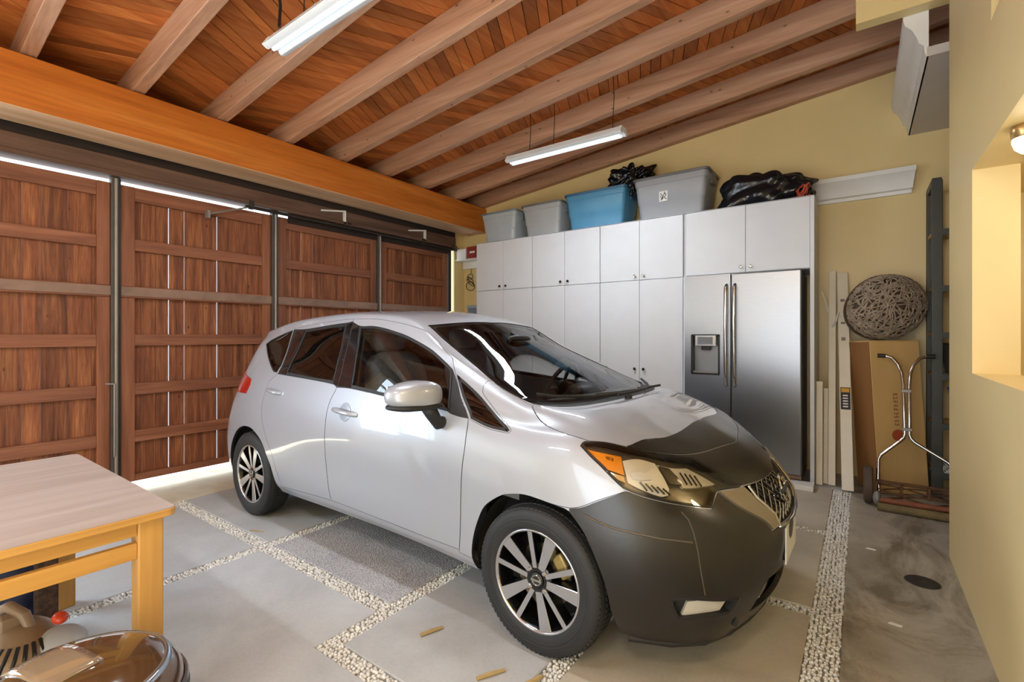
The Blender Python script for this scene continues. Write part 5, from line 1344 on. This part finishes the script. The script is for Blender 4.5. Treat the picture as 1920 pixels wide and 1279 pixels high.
# ---- wheels
def wheel(x, sg):
    """axis along y; outer face towards sg"""
    c = Vector((x, sg * .752, .31))
    Mw = Matrix.Translation(c) @ Matrix.Rotation(math.radians(90 * -sg), 4, 'X')
    R = .312
    prof = [(.212, -.088), (.235, -.092), (.270, -.093), (.293, -.086), (.306, -.070), (R - .002, -.05), (R, 0), (R - .002, .05), (.306, .070), (.293, .084), (.270, .091), (.240, .090), (.222, .086), (.214, .078)]
    w = MB().lathe(prof, 72, Mw).build('wheel', M_TYRE, car, smooth='all', local=True)
    # tread blocks
    mb = MB(); nb = 84
    for k in range(nb):
        for (h0, h1, off) in ((-.074, -.042, 0), (-.036, -.004, .5), (.004, .036, 0), (.042, .074, .5)):
            a0 = 2 * math.pi * (k + off) / nb; a1 = a0 + 2 * math.pi / nb * .72
            ra = .300 if abs(h0) > .06 or abs(h1) > .06 else .308
            pts = [Vector((r * math.cos(a), r * math.sin(a), h)) for r in (ra - .002, (.3058 if ra < .305 else .3142)) for a, h in ((a0, h0), (a1, h0 + .004), (a1, h1 + .004), (a0, h1))]
            mb.add([Mw @ p for p in pts], [(4, 5, 6, 7), (0, 1, 5, 4), (1, 2, 6, 5), (2, 3, 7, 6), (3, 0, 4, 7)])
    stuff(mb.build('tread', M_TYRE, w, local=True))
    mb = MB()
    for r_ in (.248, .262): mb.lathe([(r_ - .003, .0905), (r_, .093), (r_ + .003, .0905)], 72, Mw)
    mb.build('sidewall_rings', M_TYRE, w, smooth='all', local=True)
    # rim
    MB().lathe([(.205, -.085), (.200, -.07), (.190, .02), (.196, .060), (.206, .078)], 64, Mw).build('rim_barrel', M_RIMB, w, smooth='all', local=True)
    MB().lathe([(.203, .072), (.207, .082), (.213, .084), (.217, .080), (.216, .074)], 72, Mw).build('rim_lip', M_ALU, w, smooth='all', local=True)
    for k in range(10):
        a = 2 * math.pi * k / 10 + math.radians(-7); wide = k % 2 == 0
        w0, w1 = (.017, .030) if wide else (.011, .012)
        rot = Mw @ Matrix.Rotation(a, 4, 'Z')
        sk = .012 if wide else -.008
        q = [(.05, -w0), (.205, -w1 + sk), (.205, w1 + sk), (.05, w0)]
        top = lambda p: rot @ Vector((p[0], p[1], .066 + .010 * (p[0] - .05) / .155))
        bot = lambda p: rot @ Vector((p[0], p[1] * 1.15, .020))
        MB().prism([(p[0], p[1] * 1.0) for p in q], bot, lambda p: rot @ Vector((p[0], p[1], .064 + .010 * (p[0] - .05) / .155))).build('spoke_back', M_RIMB, w, local=True)
        MB().prism(q, lambda p: rot @ Vector((p[0], p[1], .063 + .010 * (p[0] - .05) / .155)), lambda p: rot @ Vector((p[0], p[1] * .94, .067 + .010 * (p[0] - .05) / .155))).build('spoke', M_ALU, w, local=True)
    hubm = MB().lathe([(.072, .03), (.070, .058), (.055, .066), (.034, .064), (.032, .060)], 40, Mw).build('hub', M_RIMB, w, smooth=True, local=True)
    MB().lathe([(.032, .058), (.031, .068), (.026, .071), (0, .072)], 32, Mw).build('centre_cap', M_BLACK, w, smooth=True, local=True)
    MB().lathe([(.017, .0715), (.0185, .074), (.0225, .074), (.024, .0715)], 28, Mw).box(-.027, .027, -.0045, .0045, .0715, .0745, M=Mw).build('cap_emblem', M_CHROME, w, smooth=True, local=True)
    for k in range(4):
        a = math.pi / 4 + math.pi / 2 * k
        MB().lathe([(.012, .05), (.012, .066), (.008, .072), (0, .072)], 6, Mw @ Matrix.Translation((.052 * math.cos(a), .052 * math.sin(a), 0))).build('lug_nut', M_CHROME, w, local=True)
    MB().lathe([(.06, .0), (.135, .0), (.135, .012), (.06, .012)], 40, Mw).build('brake_disc', M_DISC, w, smooth=True, local=True)
    ca = math.radians(35 if sg < 0 else 145)
    B(.095, .150, -.05, .05, -.02, .035, M=Mw @ Matrix.Rotation(ca, 4, 'Z')).build('brake_caliper', M_CAL, w, local=True, bevel=.008)
    MB().lathe([(.0, -.05), (.19, -.05), (.19, -.04), (.0, -.04)], 32, Mw).build('dust_shield', M_BLACK, w, local=True)
for x in (0.0, -2.6):
    for sg in (-1, 1):
        wheel(x, sg)
        # wheel-house liner
        pr = [(.382 * math.cos(a), .31 + .372 * math.sin(a)) for a in [math.radians(-14 + 208 * i / 24) for i in range(25)]]
        mb = MB(); n = len(pr)
        for y in (.765, .42): mb.v += [(x + p[0], sg * y, p[1]) for p in pr]
        mb.f += [(i, i + 1, n + i + 1, n + i) for i in range(n - 1)] + [tuple(range(n, 2 * n))]
        mb.build('wheel_liner', plain('liner_dark', (40, 36, 28), .8) if 'liner_dark' not in bpy.data.materials else bpy.data.materials['liner_dark'], car, smooth=True, local=True, fix=False)

# ------------------------------------------------------------------ tidy the helper property
for o in bpy.data.objects:
    if '_o' in o: del o['_o']
